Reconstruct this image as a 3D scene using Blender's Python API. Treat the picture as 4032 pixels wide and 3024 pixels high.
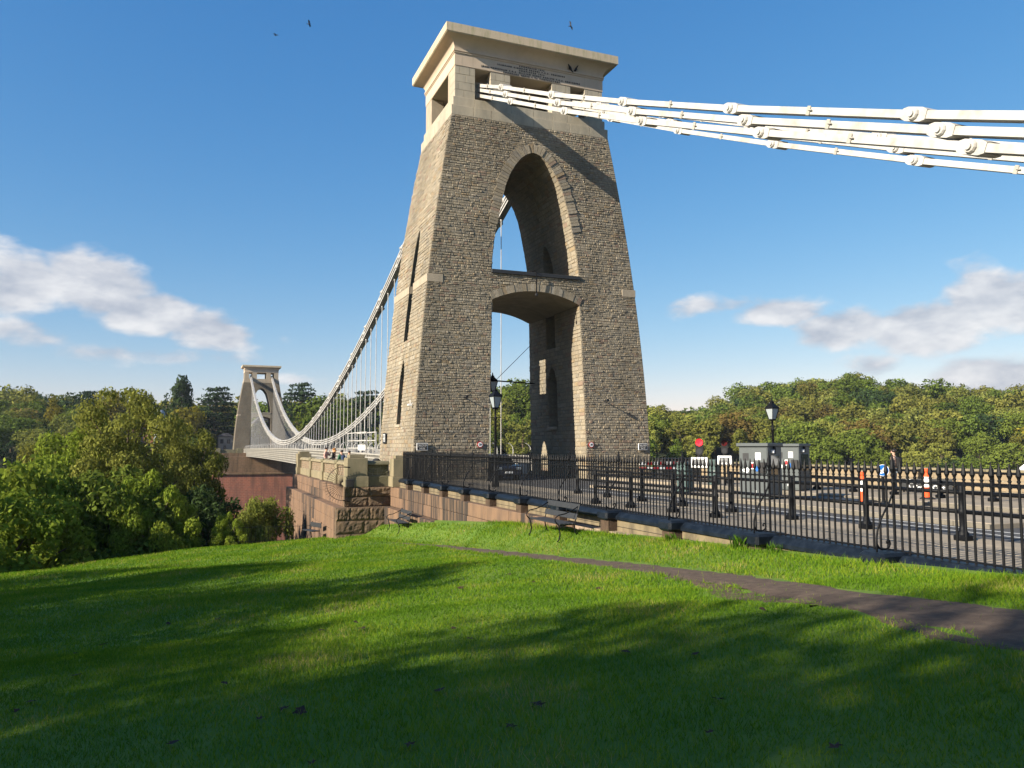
import bpy, bmesh, math, random
import numpy as np
from mathutils import Vector, Matrix, noise
from bpy_extras.object_utils import world_to_camera_view
R = math.radians
sc = bpy.context.scene
C = sc.collection
for o in list(bpy.data.objects): bpy.data.objects.remove(o)

# ------------------------------------------------------------------ camera, sky, sun, exposure
cd = bpy.data.cameras.new('camera'); cam = bpy.data.objects.new('camera', cd); C.objects.link(cam)
cd.sensor_width = 36; cd.lens = 36*3119.9/4032; cd.clip_start = .1; cd.clip_end = 6000
cam.location = (-19.07, -47.6, 0.88)
cam.rotation_euler = (R(90+4.523), 0, R(-21.815))
sc.camera = cam
SUN = Vector((-1.0, -.225, .47)).normalized()          # towards the sun
sd = bpy.data.lights.new('sun', 'SUN'); so = bpy.data.objects.new('sun', sd); C.objects.link(so)
sd.energy = 5.0; sd.angle = R(.53); sd.color = (1, .90, .74)
so.rotation_euler = (-SUN).to_track_quat('-Z', 'Y').to_euler()
sc.view_settings.view_transform = 'Standard'; sc.view_settings.look = 'None'
sc.view_settings.gamma = 1; sc.view_settings.exposure = 1.10; sc.view_settings.use_curve_mapping = False
try:
    sc.cycles.use_denoising = True; sc.cycles.max_bounces = 6; sc.cycles.transparent_max_bounces = 8
    sc.cycles.caustics_reflective = False; sc.cycles.caustics_refractive = False
except Exception: pass

def NT(tree):
    def n(kind, **kw):
        nd = tree.nodes.new(kind)
        for k, v in kw.items():
            if k.startswith('i_'):
                key = k[2:]
                key = int(key) if key.isdigit() else key.replace('_', ' ')
                nd.inputs[key].default_value = v
            else: setattr(nd, k, v)
        return nd
    def m(op, a, b=None, c=None, clamp=False):
        nd = tree.nodes.new('ShaderNodeMath'); nd.operation = op; nd.use_clamp = clamp
        for i, v in enumerate((a, b, c)):
            if v is None: continue
            if isinstance(v, (int, float)): nd.inputs[i].default_value = v
            else: tree.links.new(v, nd.inputs[i])
        return nd.outputs[0]
    L = tree.links.new
    return n, m, L

world = bpy.data.worlds.new('World'); sc.world = world; world.use_nodes = True
wt = world.node_tree; wt.nodes.clear(); n, m, L = NT(wt)
out = n('ShaderNodeOutputWorld'); bg = n('ShaderNodeBackground'); bg.inputs[1].default_value = .085
sky = n('ShaderNodeTexSky', sky_type='NISHITA', sun_disc=False, sun_elevation=math.asin(SUN.z),
        sun_rotation=math.atan2(SUN.x, SUN.y) % (2*math.pi), altitude=60, air_density=1.0, dust_density=.35, ozone_density=2.6)
tc = n('ShaderNodeTexCoord'); sep = n('ShaderNodeSeparateXYZ'); L(tc.outputs['Generated'], sep.inputs[0])
az = m('MULTIPLY', m('ARCTAN2', sep.outputs[0], sep.outputs[1]), 57.29578)
el = m('MULTIPLY', m('ARCSINE', sep.outputs[2]), 57.29578)
def cloud_noise(off):
    mp = n('ShaderNodeMapping'); L(tc.outputs['Generated'], mp.inputs[0])
    mp.inputs['Scale'].default_value = (1, 1, 2.1); mp.inputs['Location'].default_value = off
    a = n('ShaderNodeTexNoise', i_Scale=9.0, i_Detail=12, i_Roughness=.57, i_Distortion=.1); L(mp.outputs[0], a.inputs['Vector'])
    return a.outputs[0]
nz = cloud_noise((0, 0, 0)); nz2 = cloud_noise((.016, .004, -.034))
# cumulus banks low in the sky: the ones in view and the ones that go on round the horizon
blobs = [(-10.5, 9.9, 3.6, 2.0, .95), (-6.2, 10.2, 3.4, 2.2, 1.05), (-3.2, 8.6, 3.4, 1.6, .95), (.4, 7.8, 3.2, 1.5, .8), (-11, 7.0, 3.5, 1.1, .75),
         (-3, 6.1, 6, .75, .6), (5.6, 7.6, 1.6, .7, .5), (7, 4.6, 2.6, .5, .4), (36.6, 9.9, 3.4, .85, .8), (40.5, 9.1, 3.6, 1.1, .9), (44.5, 7.9, 3.4, 1.3, .95), (49.5, 7.4, 3.6, 1.7, 1.0),
         (54.5, 8.8, 3.2, 2.1, 1.05), (46.5, 5.4, 2.2, .9, .8), (53, 4.2, 3.6, 1.5, 1.1), (31, 3.9, 2.6, .55, .42), (62, 9, 5, 2.2, 1), (75, 7, 6, 2, .9),
         (-19, 9, 4.5, 2, 1), (-32, 7.5, 6, 2, .9), (-60, 8, 7, 2.2, .95), (-95, 7, 6, 2, .9), (105, 8, 7, 2.2, .95), (140, 7, 6, 2, .9), (-140, 8, 7, 2.2, .95), (172, 7, 6, 2, .9)]
tot = None
for a0, e0, sa, se, w in blobs:
    u = m('DIVIDE', m('SUBTRACT', az, a0), sa*1.22); v = m('DIVIDE', m('SUBTRACT', el, e0), se*1.18)
    g = m('MULTIPLY', m('EXPONENT', m('MULTIPLY', m('ADD', m('MULTIPLY', u, u), m('MULTIPLY', v, v)), -1)), w)
    tot = g if tot is None else m('MAXIMUM', tot, g)
dens = m('ADD', m('MULTIPLY', tot, .93), m('MULTIPLY', m('SUBTRACT', nz, .5), 1.6))
dens2 = m('ADD', m('MULTIPLY', tot, .93), m('MULTIPLY', m('SUBTRACT', nz2, .5), 1.6))
mr = n('ShaderNodeMapRange', interpolation_type='SMOOTHSTEP'); L(dens, mr.inputs[0]); mr.inputs[1].default_value = .32; mr.inputs[2].default_value = .68
lit = m('ADD', .50, m('MULTIPLY', m('SUBTRACT', dens, dens2), 1.5), clamp=True)
ramp = n('ShaderNodeValToRGB'); L(lit, ramp.inputs[0])
ramp.color_ramp.elements[0].color = (2.75, 2.95, 3.4, 1); ramp.color_ramp.elements[0].position = .2
ramp.color_ramp.elements[1].color = (5.0, 4.95, 5.0, 1); ramp.color_ramp.elements[1].position = .9
hsv = n('ShaderNodeHueSaturation', i_Saturation=1.22, i_Value=1.0, i_Hue=.5); L(sky.outputs[0], hsv.inputs['Color'])
mx = n('ShaderNodeMixRGB'); L(m('MULTIPLY', mr.outputs[0], .9), mx.inputs[0])
sp_ = n('ShaderNodeSeparateColor'); L(hsv.outputs[0], sp_.inputs[0]); km = n('ShaderNodeCombineColor')
for ch_, (g_, k_) in enumerate(((1.05, .84), (.76, 1.10), (.5, 1.86))): L(m('MULTIPLY', m('POWER', sp_.outputs[ch_], g_), k_), km.inputs[ch_])
L(km.outputs[0], mx.inputs[1]); L(ramp.outputs[0], mx.inputs[2])
L(mx.outputs[0], bg.inputs[0]); L(bg.outputs[0], out.inputs[0])

# ------------------------------------------------------------------ helpers
rnd = random.Random(7)
class MB:
    def __init__(s): s.v = []; s.f = []
    def add(s, vs, fs):
        b = len(s.v); s.v += [tuple(p) for p in vs]; s.f += [tuple(b+i for i in f) for f in fs]; return s
    def box(s, x0, x1, y0, y1, z0, z1):
        return s.add([(x0,y0,z0),(x1,y0,z0),(x1,y1,z0),(x0,y1,z0),(x0,y0,z1),(x1,y0,z1),(x1,y1,z1),(x0,y1,z1)],
                     [(0,3,2,1),(4,5,6,7),(0,1,5,4),(1,2,6,5),(2,3,7,6),(3,0,4,7)])
    def cbox(s, x0, x1, y0, y1, z0, z1, b=.02):
        """box with chamfered top and vertical edges"""
        b = min(b, (x1-x0)*.45, (y1-y0)*.45, (z1-z0)*.45)
        def ring(x0,x1,y0,y1,z,c): return [(x0+c,y0,z),(x1-c,y0,z),(x1,y0+c,z),(x1,y1-c,z),(x1-c,y1,z),(x0+c,y1,z),(x0,y1-c,z),(x0,y0+c,z)]
        rs = [ring(x0+b,x1-b,y0+b,y1-b,z0,b*.5), ring(x0,x1,y0,y1,z0+b,b), ring(x0,x1,y0,y1,z1-b,b), ring(x0+b,x1-b,y0+b,y1-b,z1,b*.5)]
        return s.rings(rs)
    def rings(s, rs, cap=True, closed=True):
        k = len(rs[0]); b = len(s.v)
        for r in rs: s.v += [tuple(p) for p in r]
        for i in range(len(rs)-1):
            for j in range(k if closed else k-1):
                s.f.append((b+i*k+j, b+i*k+(j+1)%k, b+(i+1)*k+(j+1)%k, b+(i+1)*k+j))
        if cap:
            s.f.append(tuple(b+j for j in reversed(range(k)))); s.f.append(tuple(b+(len(rs)-1)*k+j for j in range(k)))
        return s
    def lathe(s, prof, cx=0, cy=0, k=8, sx=1, sy=1, rot=0):
        return s.rings([[(cx+r*sx*math.cos(2*math.pi*(j+rot)/k), cy+r*sy*math.sin(2*math.pi*(j+rot)/k), z) for j in range(k)] for r, z in prof])
    def tube(s, pts, r, k=6, cap=True):
        pts = [Vector(p) for p in pts]; rs = []
        rr = r if isinstance(r, (list, tuple)) else [r]*len(pts)
        up = None
        for i, p in enumerate(pts):
            t = (pts[min(i+1, len(pts)-1)] - pts[max(i-1, 0)]).normalized()
            if up is None: up = t.orthogonal().normalized()
            a = (up - t*up.dot(t)).normalized(); b = t.cross(a); up = a
            rs.append([p + (a*math.cos(2*math.pi*j/k) + b*math.sin(2*math.pi*j/k))*rr[i] for j in range(k)])
        return s.rings(rs, cap)
    def bar(s, a, b, w, h, upv=(0,0,1)):
        """rectangular bar from a to b"""
        a = Vector(a); b = Vector(b); t = (b-a).normalized(); u = Vector(upv); sd = t.cross(u)
        if sd.length < 1e-4: sd = t.orthogonal()
        sd.normalize(); u = sd.cross(t)
        return s.rings([[p - sd*w/2 - u*h/2, p + sd*w/2 - u*h/2, p + sd*w/2 + u*h/2, p - sd*w/2 + u*h/2] for p in (a, b)])
    def prism(s, poly, axis, a, b):
        """closed 2-D outline extruded along an axis ('x','y','z')"""
        def P(u, v, w): return {'x': (w, u, v), 'y': (u, w, v), 'z': (u, v, w)}[axis]
        return s.rings([[P(u, v, a) for u, v in poly], [P(u, v, b) for u, v in poly]])
    def mesh(s, name='m', smooth=False):
        me = bpy.data.meshes.new(name); me.from_pydata(s.v, [], s.f); me.validate()
        bm = bmesh.new(); bm.from_mesh(me); bmesh.ops.recalc_face_normals(bm, faces=bm.faces); bm.to_mesh(me); bm.free()
        if smooth:
            me.polygons.foreach_set('use_smooth', [True]*len(me.polygons))
        return me
    def build(s, name, mat, parent=None, smooth=False, kind=None):
        return obj(name, s.mesh(name, smooth), mat, parent, kind)

def obj(name, me, mat=None, parent=None, kind=None):
    if mat is not None and not me.materials: me.materials.append(mat)
    o = bpy.data.objects.new(name, me); C.objects.link(o)
    if parent is not None: o.parent = parent
    if kind: o['kind'] = kind
    return o
def tag(o, label, cat, group=None):
    o['label'] = label; o['category'] = cat
    if group: o['group'] = group
    return o
def thing(name, label, cat, loc=(0,0,0), rz=0, group=None):
    o = bpy.data.objects.new(name, None); C.objects.link(o); o.empty_display_size = .2
    o.location = loc; o.rotation_euler = (0, 0, rz)
    return tag(o, label, cat, group)
def copy_tree(o, parent=None):
    c = o.copy(); C.objects.link(c); c.parent = parent
    for ch in list(o.children): copy_tree(ch, c)
    return c
def text_mesh(s, size, depth=.004, bold=False, align='CENTER', spacing=1.0, wspace=1.0):
    cu = bpy.data.curves.new('txt', 'FONT'); cu.body = s; cu.size = size; cu.extrude = depth; cu.align_x = align; cu.align_y = 'CENTER'
    cu.space_character = spacing; cu.space_word = wspace; cu.resolution_u = 3
    if bold: cu.offset = size*.03
    t = bpy.data.objects.new('txt', cu); C.objects.link(t)
    bpy.context.view_layer.update()
    me = bpy.data.meshes.new_from_object(t.evaluated_get(bpy.context.evaluated_depsgraph_get()))
    bpy.data.objects.remove(t); bpy.data.curves.remove(cu); return me

# ------------------------------------------------------------------ materials
MATS = {}
def mat(name, col, rough=.7, var=.0, scale=4.0, bump=.0, bscale=30.0, metal=0, col2=None, stretch=(1,1,1), spec=.35, lo=.35, hi=.65, detail=5):
    """principled with one or two colours mixed by noise in object space, optional fine bump"""
    ma = bpy.data.materials.new(name); ma.use_nodes = True; t = ma.node_tree; n, m, L = NT(t)
    b = t.nodes['Principled BSDF']; b.inputs['Roughness'].default_value = rough; b.inputs['Metallic'].default_value = metal
    b.inputs['Specular IOR Level'].default_value = spec
    c1 = (*col, 1); c2 = (*(col2 if col2 else tuple(x*(1-var) for x in col)), 1)
    g = n('ShaderNodeNewGeometry'); mp = n('ShaderNodeMapping'); mp.inputs['Scale'].default_value = stretch; L(g.outputs['Position'], mp.inputs[0])
    if var or col2:
        a = n('ShaderNodeTexNoise', i_Scale=scale, i_Detail=detail, i_Roughness=.6); L(mp.outputs[0], a.inputs['Vector'])
        r = n('ShaderNodeMapRange'); L(a.outputs[0], r.inputs[0]); r.inputs[1].default_value = lo; r.inputs[2].default_value = hi
        x = n('ShaderNodeMixRGB'); L(r.outputs[0], x.inputs[0]); x.inputs[1].default_value = c1; x.inputs[2].default_value = c2
        L(x.outputs[0], b.inputs['Base Color'])
    else: b.inputs['Base Color'].default_value = c1
    if bump:
        a = n('ShaderNodeTexNoise', i_Scale=bscale, i_Detail=6, i_Roughness=.65); L(g.outputs['Position'], a.inputs['Vector'])
        bp = n('ShaderNodeBump', i_Strength=bump, i_Distance=.03); L(a.outputs[0], bp.inputs['Height']); L(bp.outputs[0], b.inputs['Normal'])
    MATS[name] = ma; return ma

RAMP = [(0, (0.248,0.214,0.158)), (.16, (0.211,0.189,0.146)), (.32, (0.279,0.239,0.174)), (.46, (0.229,0.198,0.146)), (.58, (0.192,0.177,0.149)), (.68, (0.291,0.254,0.195)),
        (.78, (0.248,0.202,0.136)), (.87, (0.254,0.180,0.099)), (.91, (0.192,0.121,0.093)), (.94, (0.223,0.146,0.108)), (.965, (0.310,0.282,0.229)), (1, (0.174,0.161,0.146))]
def stone_mat(name, source, tint=1.0):
    """rubble stone: one palette, picked per stone (object random or the stones' own attribute)"""
    ma = bpy.data.materials.new(name); ma.use_nodes = True; t = ma.node_tree; n, m, L = NT(t)
    b = t.nodes['Principled BSDF']; b.inputs['Roughness'].default_value = .92; b.inputs['Specular IOR Level'].default_value = .2
    if source == 'object': s_ = n('ShaderNodeObjectInfo').outputs['Random']
    elif source == 'attr': s_ = n('ShaderNodeAttribute', attribute_name='rnd').outputs['Fac']
    g = n('ShaderNodeNewGeometry')
    if source == 'pattern':
        # courses of rubble on faces nobody can get near: brick pattern in (x+y, z)
        sp = n('ShaderNodeSeparateXYZ'); L(g.outputs['Position'], sp.inputs[0])
        cb = n('ShaderNodeCombineXYZ'); L(m('ADD', sp.outputs[0], sp.outputs[1]), cb.inputs[0]); L(sp.outputs[2], cb.inputs[1])
        wob = n('ShaderNodeTexNoise', i_Scale=2.5, i_Detail=3); L(cb.outputs[0], wob.inputs['Vector'])
        mxv = n('ShaderNodeMixRGB', blend_type='ADD'); mxv.inputs[0].default_value = .12; L(cb.outputs[0], mxv.inputs[1]); L(wob.outputs['Color'], mxv.inputs[2])
        br = n('ShaderNodeTexBrick', i_Scale=1.0); br.inputs['Brick Width'].default_value = .46; br.inputs['Row Height'].default_value = .2
        br.inputs['Mortar Size'].default_value = .018; br.inputs['Color1'].default_value = (0,0,0,1); br.inputs['Color2'].default_value = (1,1,1,1)
        br.inputs['Mortar'].default_value = (.5,.5,.5,1); br.squash = .7; br.squash_frequency = 3; L(mxv.outputs[0], br.inputs['Vector'])
        s_ = br.outputs['Color']
    cr = n('ShaderNodeValToRGB'); els = cr.color_ramp.elements; cr.color_ramp.interpolation = 'CONSTANT' if source != 'pattern' else 'LINEAR'
    els[0].position = 0; els[0].color = (*RAMP[0][1], 1); els[1].position = RAMP[1][0]; els[1].color = (*RAMP[1][1], 1)
    for p, c in RAMP[2:]:
        e = els.new(min(p, .995)); e.color = (*c, 1)
    L(s_, cr.inputs[0]); mean_ = (.30,.255,.185, 1)
    soft = n('ShaderNodeMixRGB'); soft.inputs[0].default_value = .38; L(cr.outputs[0], soft.inputs[1]); soft.inputs[2].default_value = mean_
    a = n('ShaderNodeTexNoise', i_Scale=7, i_Detail=6, i_Roughness=.7); L(g.outputs['Position'], a.inputs['Vector'])
    r = n('ShaderNodeMapRange'); L(a.outputs[0], r.inputs[0]); r.inputs[1].default_value = .25; r.inputs[2].default_value = .75; r.inputs[3].default_value = .72*tint; r.inputs[4].default_value = 1.28*tint
    x = n('ShaderNodeMixRGB', blend_type='MULTIPLY'); x.inputs[0].default_value = 1; L(soft.outputs[0], x.inputs[1]); L(r.outputs[0], x.inputs[2])
    w_ = n('ShaderNodeTexNoise', i_Scale=.35, i_Detail=6, i_Roughness=.6); wm = n('ShaderNodeMapping'); wm.inputs['Scale'].default_value = (1, 1, .45); L(g.outputs['Position'], wm.inputs[0]); L(wm.outputs[0], w_.inputs['Vector'])
    wr = n('ShaderNodeMapRange'); L(w_.outputs[0], wr.inputs[0]); wr.inputs[1].default_value = .35; wr.inputs[2].default_value = .65; wr.inputs[3].default_value = .76; wr.inputs[4].default_value = 1.10
    x2 = n('ShaderNodeMixRGB', blend_type='MULTIPLY'); x2.inputs[0].default_value = 1; L(x.outputs[0], x2.inputs[1]); L(wr.outputs[0], x2.inputs[2]); L(x2.outputs[0], b.inputs['Base Color'])
    a2 = n('ShaderNodeTexNoise', i_Scale=13, i_Detail=5, i_Roughness=.7); L(g.outputs['Position'], a2.inputs['Vector'])
    bp = n('ShaderNodeBump', i_Strength=.55, i_Distance=.04); L(a2.outputs[0], bp.inputs['Height']); L(bp.outputs[0], b.inputs['Normal'])
    MATS[name] = ma; return ma
M_ST = stone_mat('rubble_stone', 'attr'); M_STO = stone_mat('rubble_stone_big', 'object'); M_STP = stone_mat('rubble_pattern', 'pattern', .8); M_STPF = stone_mat('rubble_pattern_far', 'pattern', .58)
M_MORT = mat('mortar', (.26,.225,.165), .95, .35, 3, .6, 25)
M_ASH = mat('ashlar', (.37,.31,.23), .85, 0, 2.2, .25, 14, col2=(.30,.255,.19), stretch=(1,1,.5))
M_ASHG = mat('ashlar_weathered', (.41,.36,.27), .9, 0, 1.6, .3, 14, col2=(.30,.27,.21), stretch=(1,1,.35))
M_FRZ = mat('frieze_stone', (.52,.42,.315), .85, 0, 1.2, .15, 16, col2=(.46,.37,.275), stretch=(1,1,.6))
M_COR = mat('cornice_edge', (.48,.40,.285), .85, 0, 2.0, .25, 16, col2=(.30,.28,.165), stretch=(2,2,.4), lo=.48, hi=.72)
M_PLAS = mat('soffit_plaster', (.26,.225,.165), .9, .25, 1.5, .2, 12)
M_SAND = mat('red_sandstone', (.190,.118,.073), .9, 0, 1.5, .35, 12, col2=(.115,.075,.052), stretch=(1.2,1.2,.4), lo=.42, hi=.66)
M_SANDD = mat('sandstone_stained_shaded', (.165,.104,.066), .92, 0, 1.3, .5, 10, col2=(.038,.03,.025), stretch=(2.2,2.2,.16), lo=.40, hi=.56)  # dark streaks: stains on the terrace, stains and painted tree shadow on the retaining wall
M_ROCK = mat('rock_faced_sandstone', (.16,.108,.066), .95, 0, 2.2, 1.0, 9, col2=(.085,.062,.043))
M_JOINT = mat('wall_core', (.36,.27,.20), .95, .3, 4, .4, 20)
M_BUFF = mat('buff_stone', (.25,.208,.13), .88, 0, 1.6, .4, 14, col2=(.16,.14,.085), stretch=(1,1,.45))
M_BUFFD = mat('buff_stone_dark', (.19,.168,.10), .92, 0, 1.8, .5, 13, col2=(.12,.11,.068))  # darker tone of the buff stone
M_BRICK = mat('parapet_brick', (.235,.165,.108), .9, 0, 5, .5, 16, col2=(.18,.135,.088))
M_IRON = mat('black_iron', (.004,.0045,.006), .5, 0, 6, .12, 60, col2=(.008,.009,.011), spec=.12)
M_IRONB = mat('blue_black_coping', (.004,.007,.012), .45, 0, 5, .25, 22, col2=(.012,.018,.028), spec=.25, lo=.42, hi=.72)
M_PANEL = mat('dwarf_wall_render', (.20,.16,.098), .92, 0, 2.4, .45, 18, col2=(.06,.05,.034), stretch=(1,1,.35), lo=.42, hi=.72)
M_PIERB = mat('dwarf_wall_pier', (.085,.055,.036), .92, .4, 5, .6, 14)
M_WHITE = mat('white_paint', (.44,.43,.405), .5, 0, 1.6, .15, 30, col2=(.29,.26,.22), lo=.5, hi=.8)
M_WGREY = mat('white_paint_weathered', (.37,.35,.305), .55, .2, .6, 0, 1)
M_GREEN = mat('green_cabinet', (.055,.095,.092), .5, .15, 3, .05, 40)
M_GREY = mat('kiosk_grey_green', (.078,.092,.095), .5, .12, 2, .05, 40)
M_DKGR = mat('dark_grey', (.03,.032,.035), .6, .2, 8)
M_STEEL = mat('steel', (.45,.46,.47), .35, .1, 5, 0, 1, metal=.8)
M_GLASS = mat('lantern_glass', (.30,.34,.36), .12, .1, 6, spec=.6)
M_DGLASS = mat('dark_glass', (.015,.02,.025), .06, spec=.7)
M_RED = mat('sign_red', (.36,.015,.02), .45); M_ORNG = mat('bollard_orange', (.78,.10,.025), .45, .1, 6)
M_BLUE = mat('sign_blue', (.01,.12,.42), .4); M_BLACK = mat('sign_black', (.012,.012,.013), .5); M_SIGNW = mat('sign_white', (.82,.82,.80), .5)
M_CAR = mat('car_blue_black', (.012,.02,.04), .18, spec=.6); M_TYRE = mat('tyre', (.018,.018,.018), .85); M_CARW = mat('van_white', (.72,.74,.76), .25)
M_ROAD = mat('tarmac', (.055,.055,.058), .9, 0, 8, .5, 60, col2=(.085,.083,.08))
M_PAVE = mat('paving', (.32,.265,.195), .9, 0, 1.3, .35, 30, col2=(.24,.205,.155))
M_KERB = mat('kerb_stone', (.19,.17,.135), .85, .25, 3, .3, 25)
M_LINE = mat('road_paint', (.70,.69,.64), .7, .25, 20)
M_SKIN = mat('skin', (.52,.31,.22), .55); M_HAIRB = mat('hair_dark', (.018,.013,.011), .5); M_HAIRG = mat('hair_ginger', (.42,.20,.06), .5, .4, 30)
M_CLBK = mat('black_cloth', (.012,.012,.014), .85); M_CLGN = mat('green_cloth', (.03,.12,.06), .85); M_CLBL = mat('blue_cloth', (.035,.06,.13), .85); M_CLPK = mat('pink_cloth', (.55,.33,.28), .85); M_CLGY = mat('grey_trousers', (.12,.14,.16), .85)
M_PAPER = mat('paper', (.8,.8,.78), .7)
M_BARK = mat('bark', (.12,.09,.06), .95, .4, 6, .8, 14); M_LIMB = mat('dry_limb', (.40,.34,.27), .95, .3, 4)
M_ROOF = mat('red_roof_tile', (.20,.075,.045), .85, .35, 3); M_HBRK = mat('house_brick', (.38,.16,.09), .85, .25, 2); M_HWHT = mat('house_render', (.36,.335,.285), .8, .12, 1); M_LEAD = mat('lead_dome', (.36,.40,.44), .6, .2, 2)
M_SLATE = mat('slate', (.10,.10,.11), .7, .2, 3)
M_FEATH = mat('crow_black', (.010,.010,.012), .5)
M_LEAFB = mat('fallen_leaf', (.055,.026,.014), .8, .4, 30)
def emis(name, col, s):
    ma = bpy.data.materials.new(name); ma.use_nodes = True; b = ma.node_tree.nodes['Principled BSDF']
    b.inputs['Base Color'].default_value = (*col, 1); b.inputs['Emission Color'].default_value = (*col, 1); b.inputs['Emission Strength'].default_value = s
    return ma
M_REDLAMP = emis('red_signal_lamp', (1, .01, .015), 3.0)
M_OFFLAMP = mat('red_signal_lens_off', (.07,.006,.007), .3)
def stripe_mat(name, c1, c2, per, axis=2, frac=.5):
    ma = bpy.data.materials.new(name); ma.use_nodes = True; t = ma.node_tree; n, m, L = NT(t); b = t.nodes['Principled BSDF']; b.inputs['Roughness'].default_value = .7
    g = n('ShaderNodeNewGeometry'); sp = n('ShaderNodeSeparateXYZ'); L(g.outputs['Position'], sp.inputs[0])
    k = m('GREATER_THAN', m('FRACT', m('DIVIDE', sp.outputs[axis], per)), frac)
    x = n('ShaderNodeMixRGB'); L(k, x.inputs[0]); x.inputs[1].default_value = (*c1, 1); x.inputs[2].default_value = (*c2, 1); L(x.outputs[0], b.inputs['Base Color']); return ma
M_STRIPE = stripe_mat('striped_top', (.62,.48,.38), (.40,.24,.17), .07)
def leaf_mat(name, cols, trans=.35, vary=.35):
    """foliage: colour of the tree (object random between two hues) varied leaf by leaf, lets some light through"""
    ma = bpy.data.materials.new(name); ma.use_nodes = True; t = ma.node_tree; t.nodes.clear(); n, m, L = NT(t)
    o = n('ShaderNodeOutputMaterial'); d = n('ShaderNodeBsdfDiffuse', i_Roughness=.6); tr = n('ShaderNodeBsdfTranslucent'); mx = n('ShaderNodeMixShader'); mx.inputs[0].default_value = trans
    oi = n('ShaderNodeObjectInfo'); at = n('ShaderNodeAttribute', attribute_name='rnd')
    x = n('ShaderNodeMixRGB'); x.inputs[1].default_value = (*cols[0], 1); x.inputs[2].default_value = (*cols[1], 1)
    L(m('ADD', m('MULTIPLY', oi.outputs['Random'], .6), m('MULTIPLY', at.outputs['Fac'], .4)), x.inputs[0])
    mu = n('ShaderNodeMixRGB', blend_type='MULTIPLY'); mu.inputs[0].default_value = 1; L(x.outputs[0], mu.inputs[1])
    fr = m('FRACT', m('MULTIPLY', at.outputs['Fac'], 17.3)); v = m('ADD', 1-vary, m('MULTIPLY', fr, 2*vary)); L(v, mu.inputs[2])
    L(mu.outputs[0], d.inputs[0]); L(mu.outputs[0], tr.inputs[0]); L(d.outputs[0], mx.inputs[1]); L(tr.outputs[0], mx.inputs[2]); L(mx.outputs[0], o.inputs[0])
    return ma
LEAF = {'green': leaf_mat('leaf_green', ((.105,.155,.026), (.150,.185,.033)), .26), 'dark': leaf_mat('leaf_dark', ((.038,.066,.023), (.055,.085,.029)), .2),
        'olive': leaf_mat('leaf_olive', ((.140,.155,.033), (.180,.178,.038)), .26), 'rust': leaf_mat('leaf_rust', ((.155,.125,.036), (.175,.122,.036)), .26),
        'yellow': leaf_mat('leaf_yellow', ((.19,.18,.026), (.225,.185,.022)), .26), 'pale': leaf_mat('leaf_pale', ((.19,.22,.046), (.235,.24,.052)), .28),
        'bright': leaf_mat('leaf_bright', ((.17,.25,.03), (.255,.285,.042)), .30), 'cedar': leaf_mat('leaf_cedar', ((.034,.060,.029), (.045,.070,.034)), .12)}
# ------------------------------------------------------------------ terrain
EDGE_X = [-90,-40,-30,-26,-23,-20,-17,-14.5,-12,-5]; EDGE_Y = [-44,-21,-13.6,-10.6,-7.4,-4.6,-3.4,-3.6,-4.6,-5]
def gz(x, y):
    z = -.83 + .058*(x+10) - .083*(y+40)
    if x > -11.15:
        k = min(1, (x+11.15)/1.45); z += float(np.interp(y, [-40,-31.7,-23.5,-15,-8], [0,.30,.60,.66,.5]))*k*k*(3-2*k)
    s = y - np.interp(x, EDGE_X, EDGE_Y)
    if s > 0: z -= .10*s*s if s < 4 else 1.6 + .8*(s-4)
    if x < -12: z += .05*math.sin(x*.45+1)*math.sin(y*.33) + .03*math.sin(x*1.1+y*.7)
    return z
H_X = [-400,-100,0,60,120,165,205,232,258,295,323,352,450]; H_Z = [9,10,8,9,17,3,3,8,19,25,13,17,20]
def edge_far(x): return 207 - .25*max(0, x)
def zbig(x, y):
    t = y - edge_far(x)
    if t > -85:
        h = float(np.interp(x, H_X, H_Z))
        if t < 0: z = -72 + 66*((t+85)/85)**1.1
        else: z = -6 + (h+6)*min(1, t/115)**.85 + max(0, t-115)*.01
    else:
        ys = y - (6 if x < -12 else 14 + max(0, x-10)*.15)
        z = -7 if ys < 0 else max(-72, -7 - 1.1*ys)
    if abs(x) < 30 and 150 < y < 206: z = min(z, -34)
    return z + 1.2*math.sin(x*.05)*math.sin(y*.043)
def grid(name, xs, ys, f, ma):
    v = [(x, y, f(x, y)) for y in ys for x in xs]; nx = len(xs)
    fc = [(j*nx+i, j*nx+i+1, (j+1)*nx+i+1, (j+1)*nx+i) for j in range(len(ys)-1) for i in range(nx-1)]
    me = bpy.data.meshes.new(name); me.from_pydata(v, [], fc); me.polygons.foreach_set('use_smooth', [True]*len(fc))
    return obj(name, me, ma, None, 'structure')
M_GRND = mat('woodland_floor', (.030,.042,.014), .95, .5, .2)
M_LAWN = mat('lawn_soil_and_grass', (.085,.165,.015), .95, 0, 1.2, .8, 40, col2=(.135,.20,.022))
M_PATH = mat('asphalt_path', (.070,.048,.035), .95, 0, 7, .9, 55, col2=(.135,.096,.068), lo=.3, hi=.7)
far_axis = [-2500,-1800,-1200,-800,-550] + list(range(-400, 601, 12)) + [700, 900, 1300, 1900, 2600]
grid('gorge_terrain', far_axis, [-2500,-1500,-800,-400,-200,-120] + list(range(-90, 481, 10)) + [540, 650, 900, 1400, 2000, 2800], zbig, M_GRND)
lx = list(np.arange(-90, -30, 2.0)) + list(np.arange(-30, -9.2, .4)) + [-9.2]
ly = list(np.arange(-90, -50, 2.0)) + list(np.arange(-50, 8, .4)) + list(np.arange(8, 45, 2.0))
grid('lawn', lx, ly, gz, M_LAWN)
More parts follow.
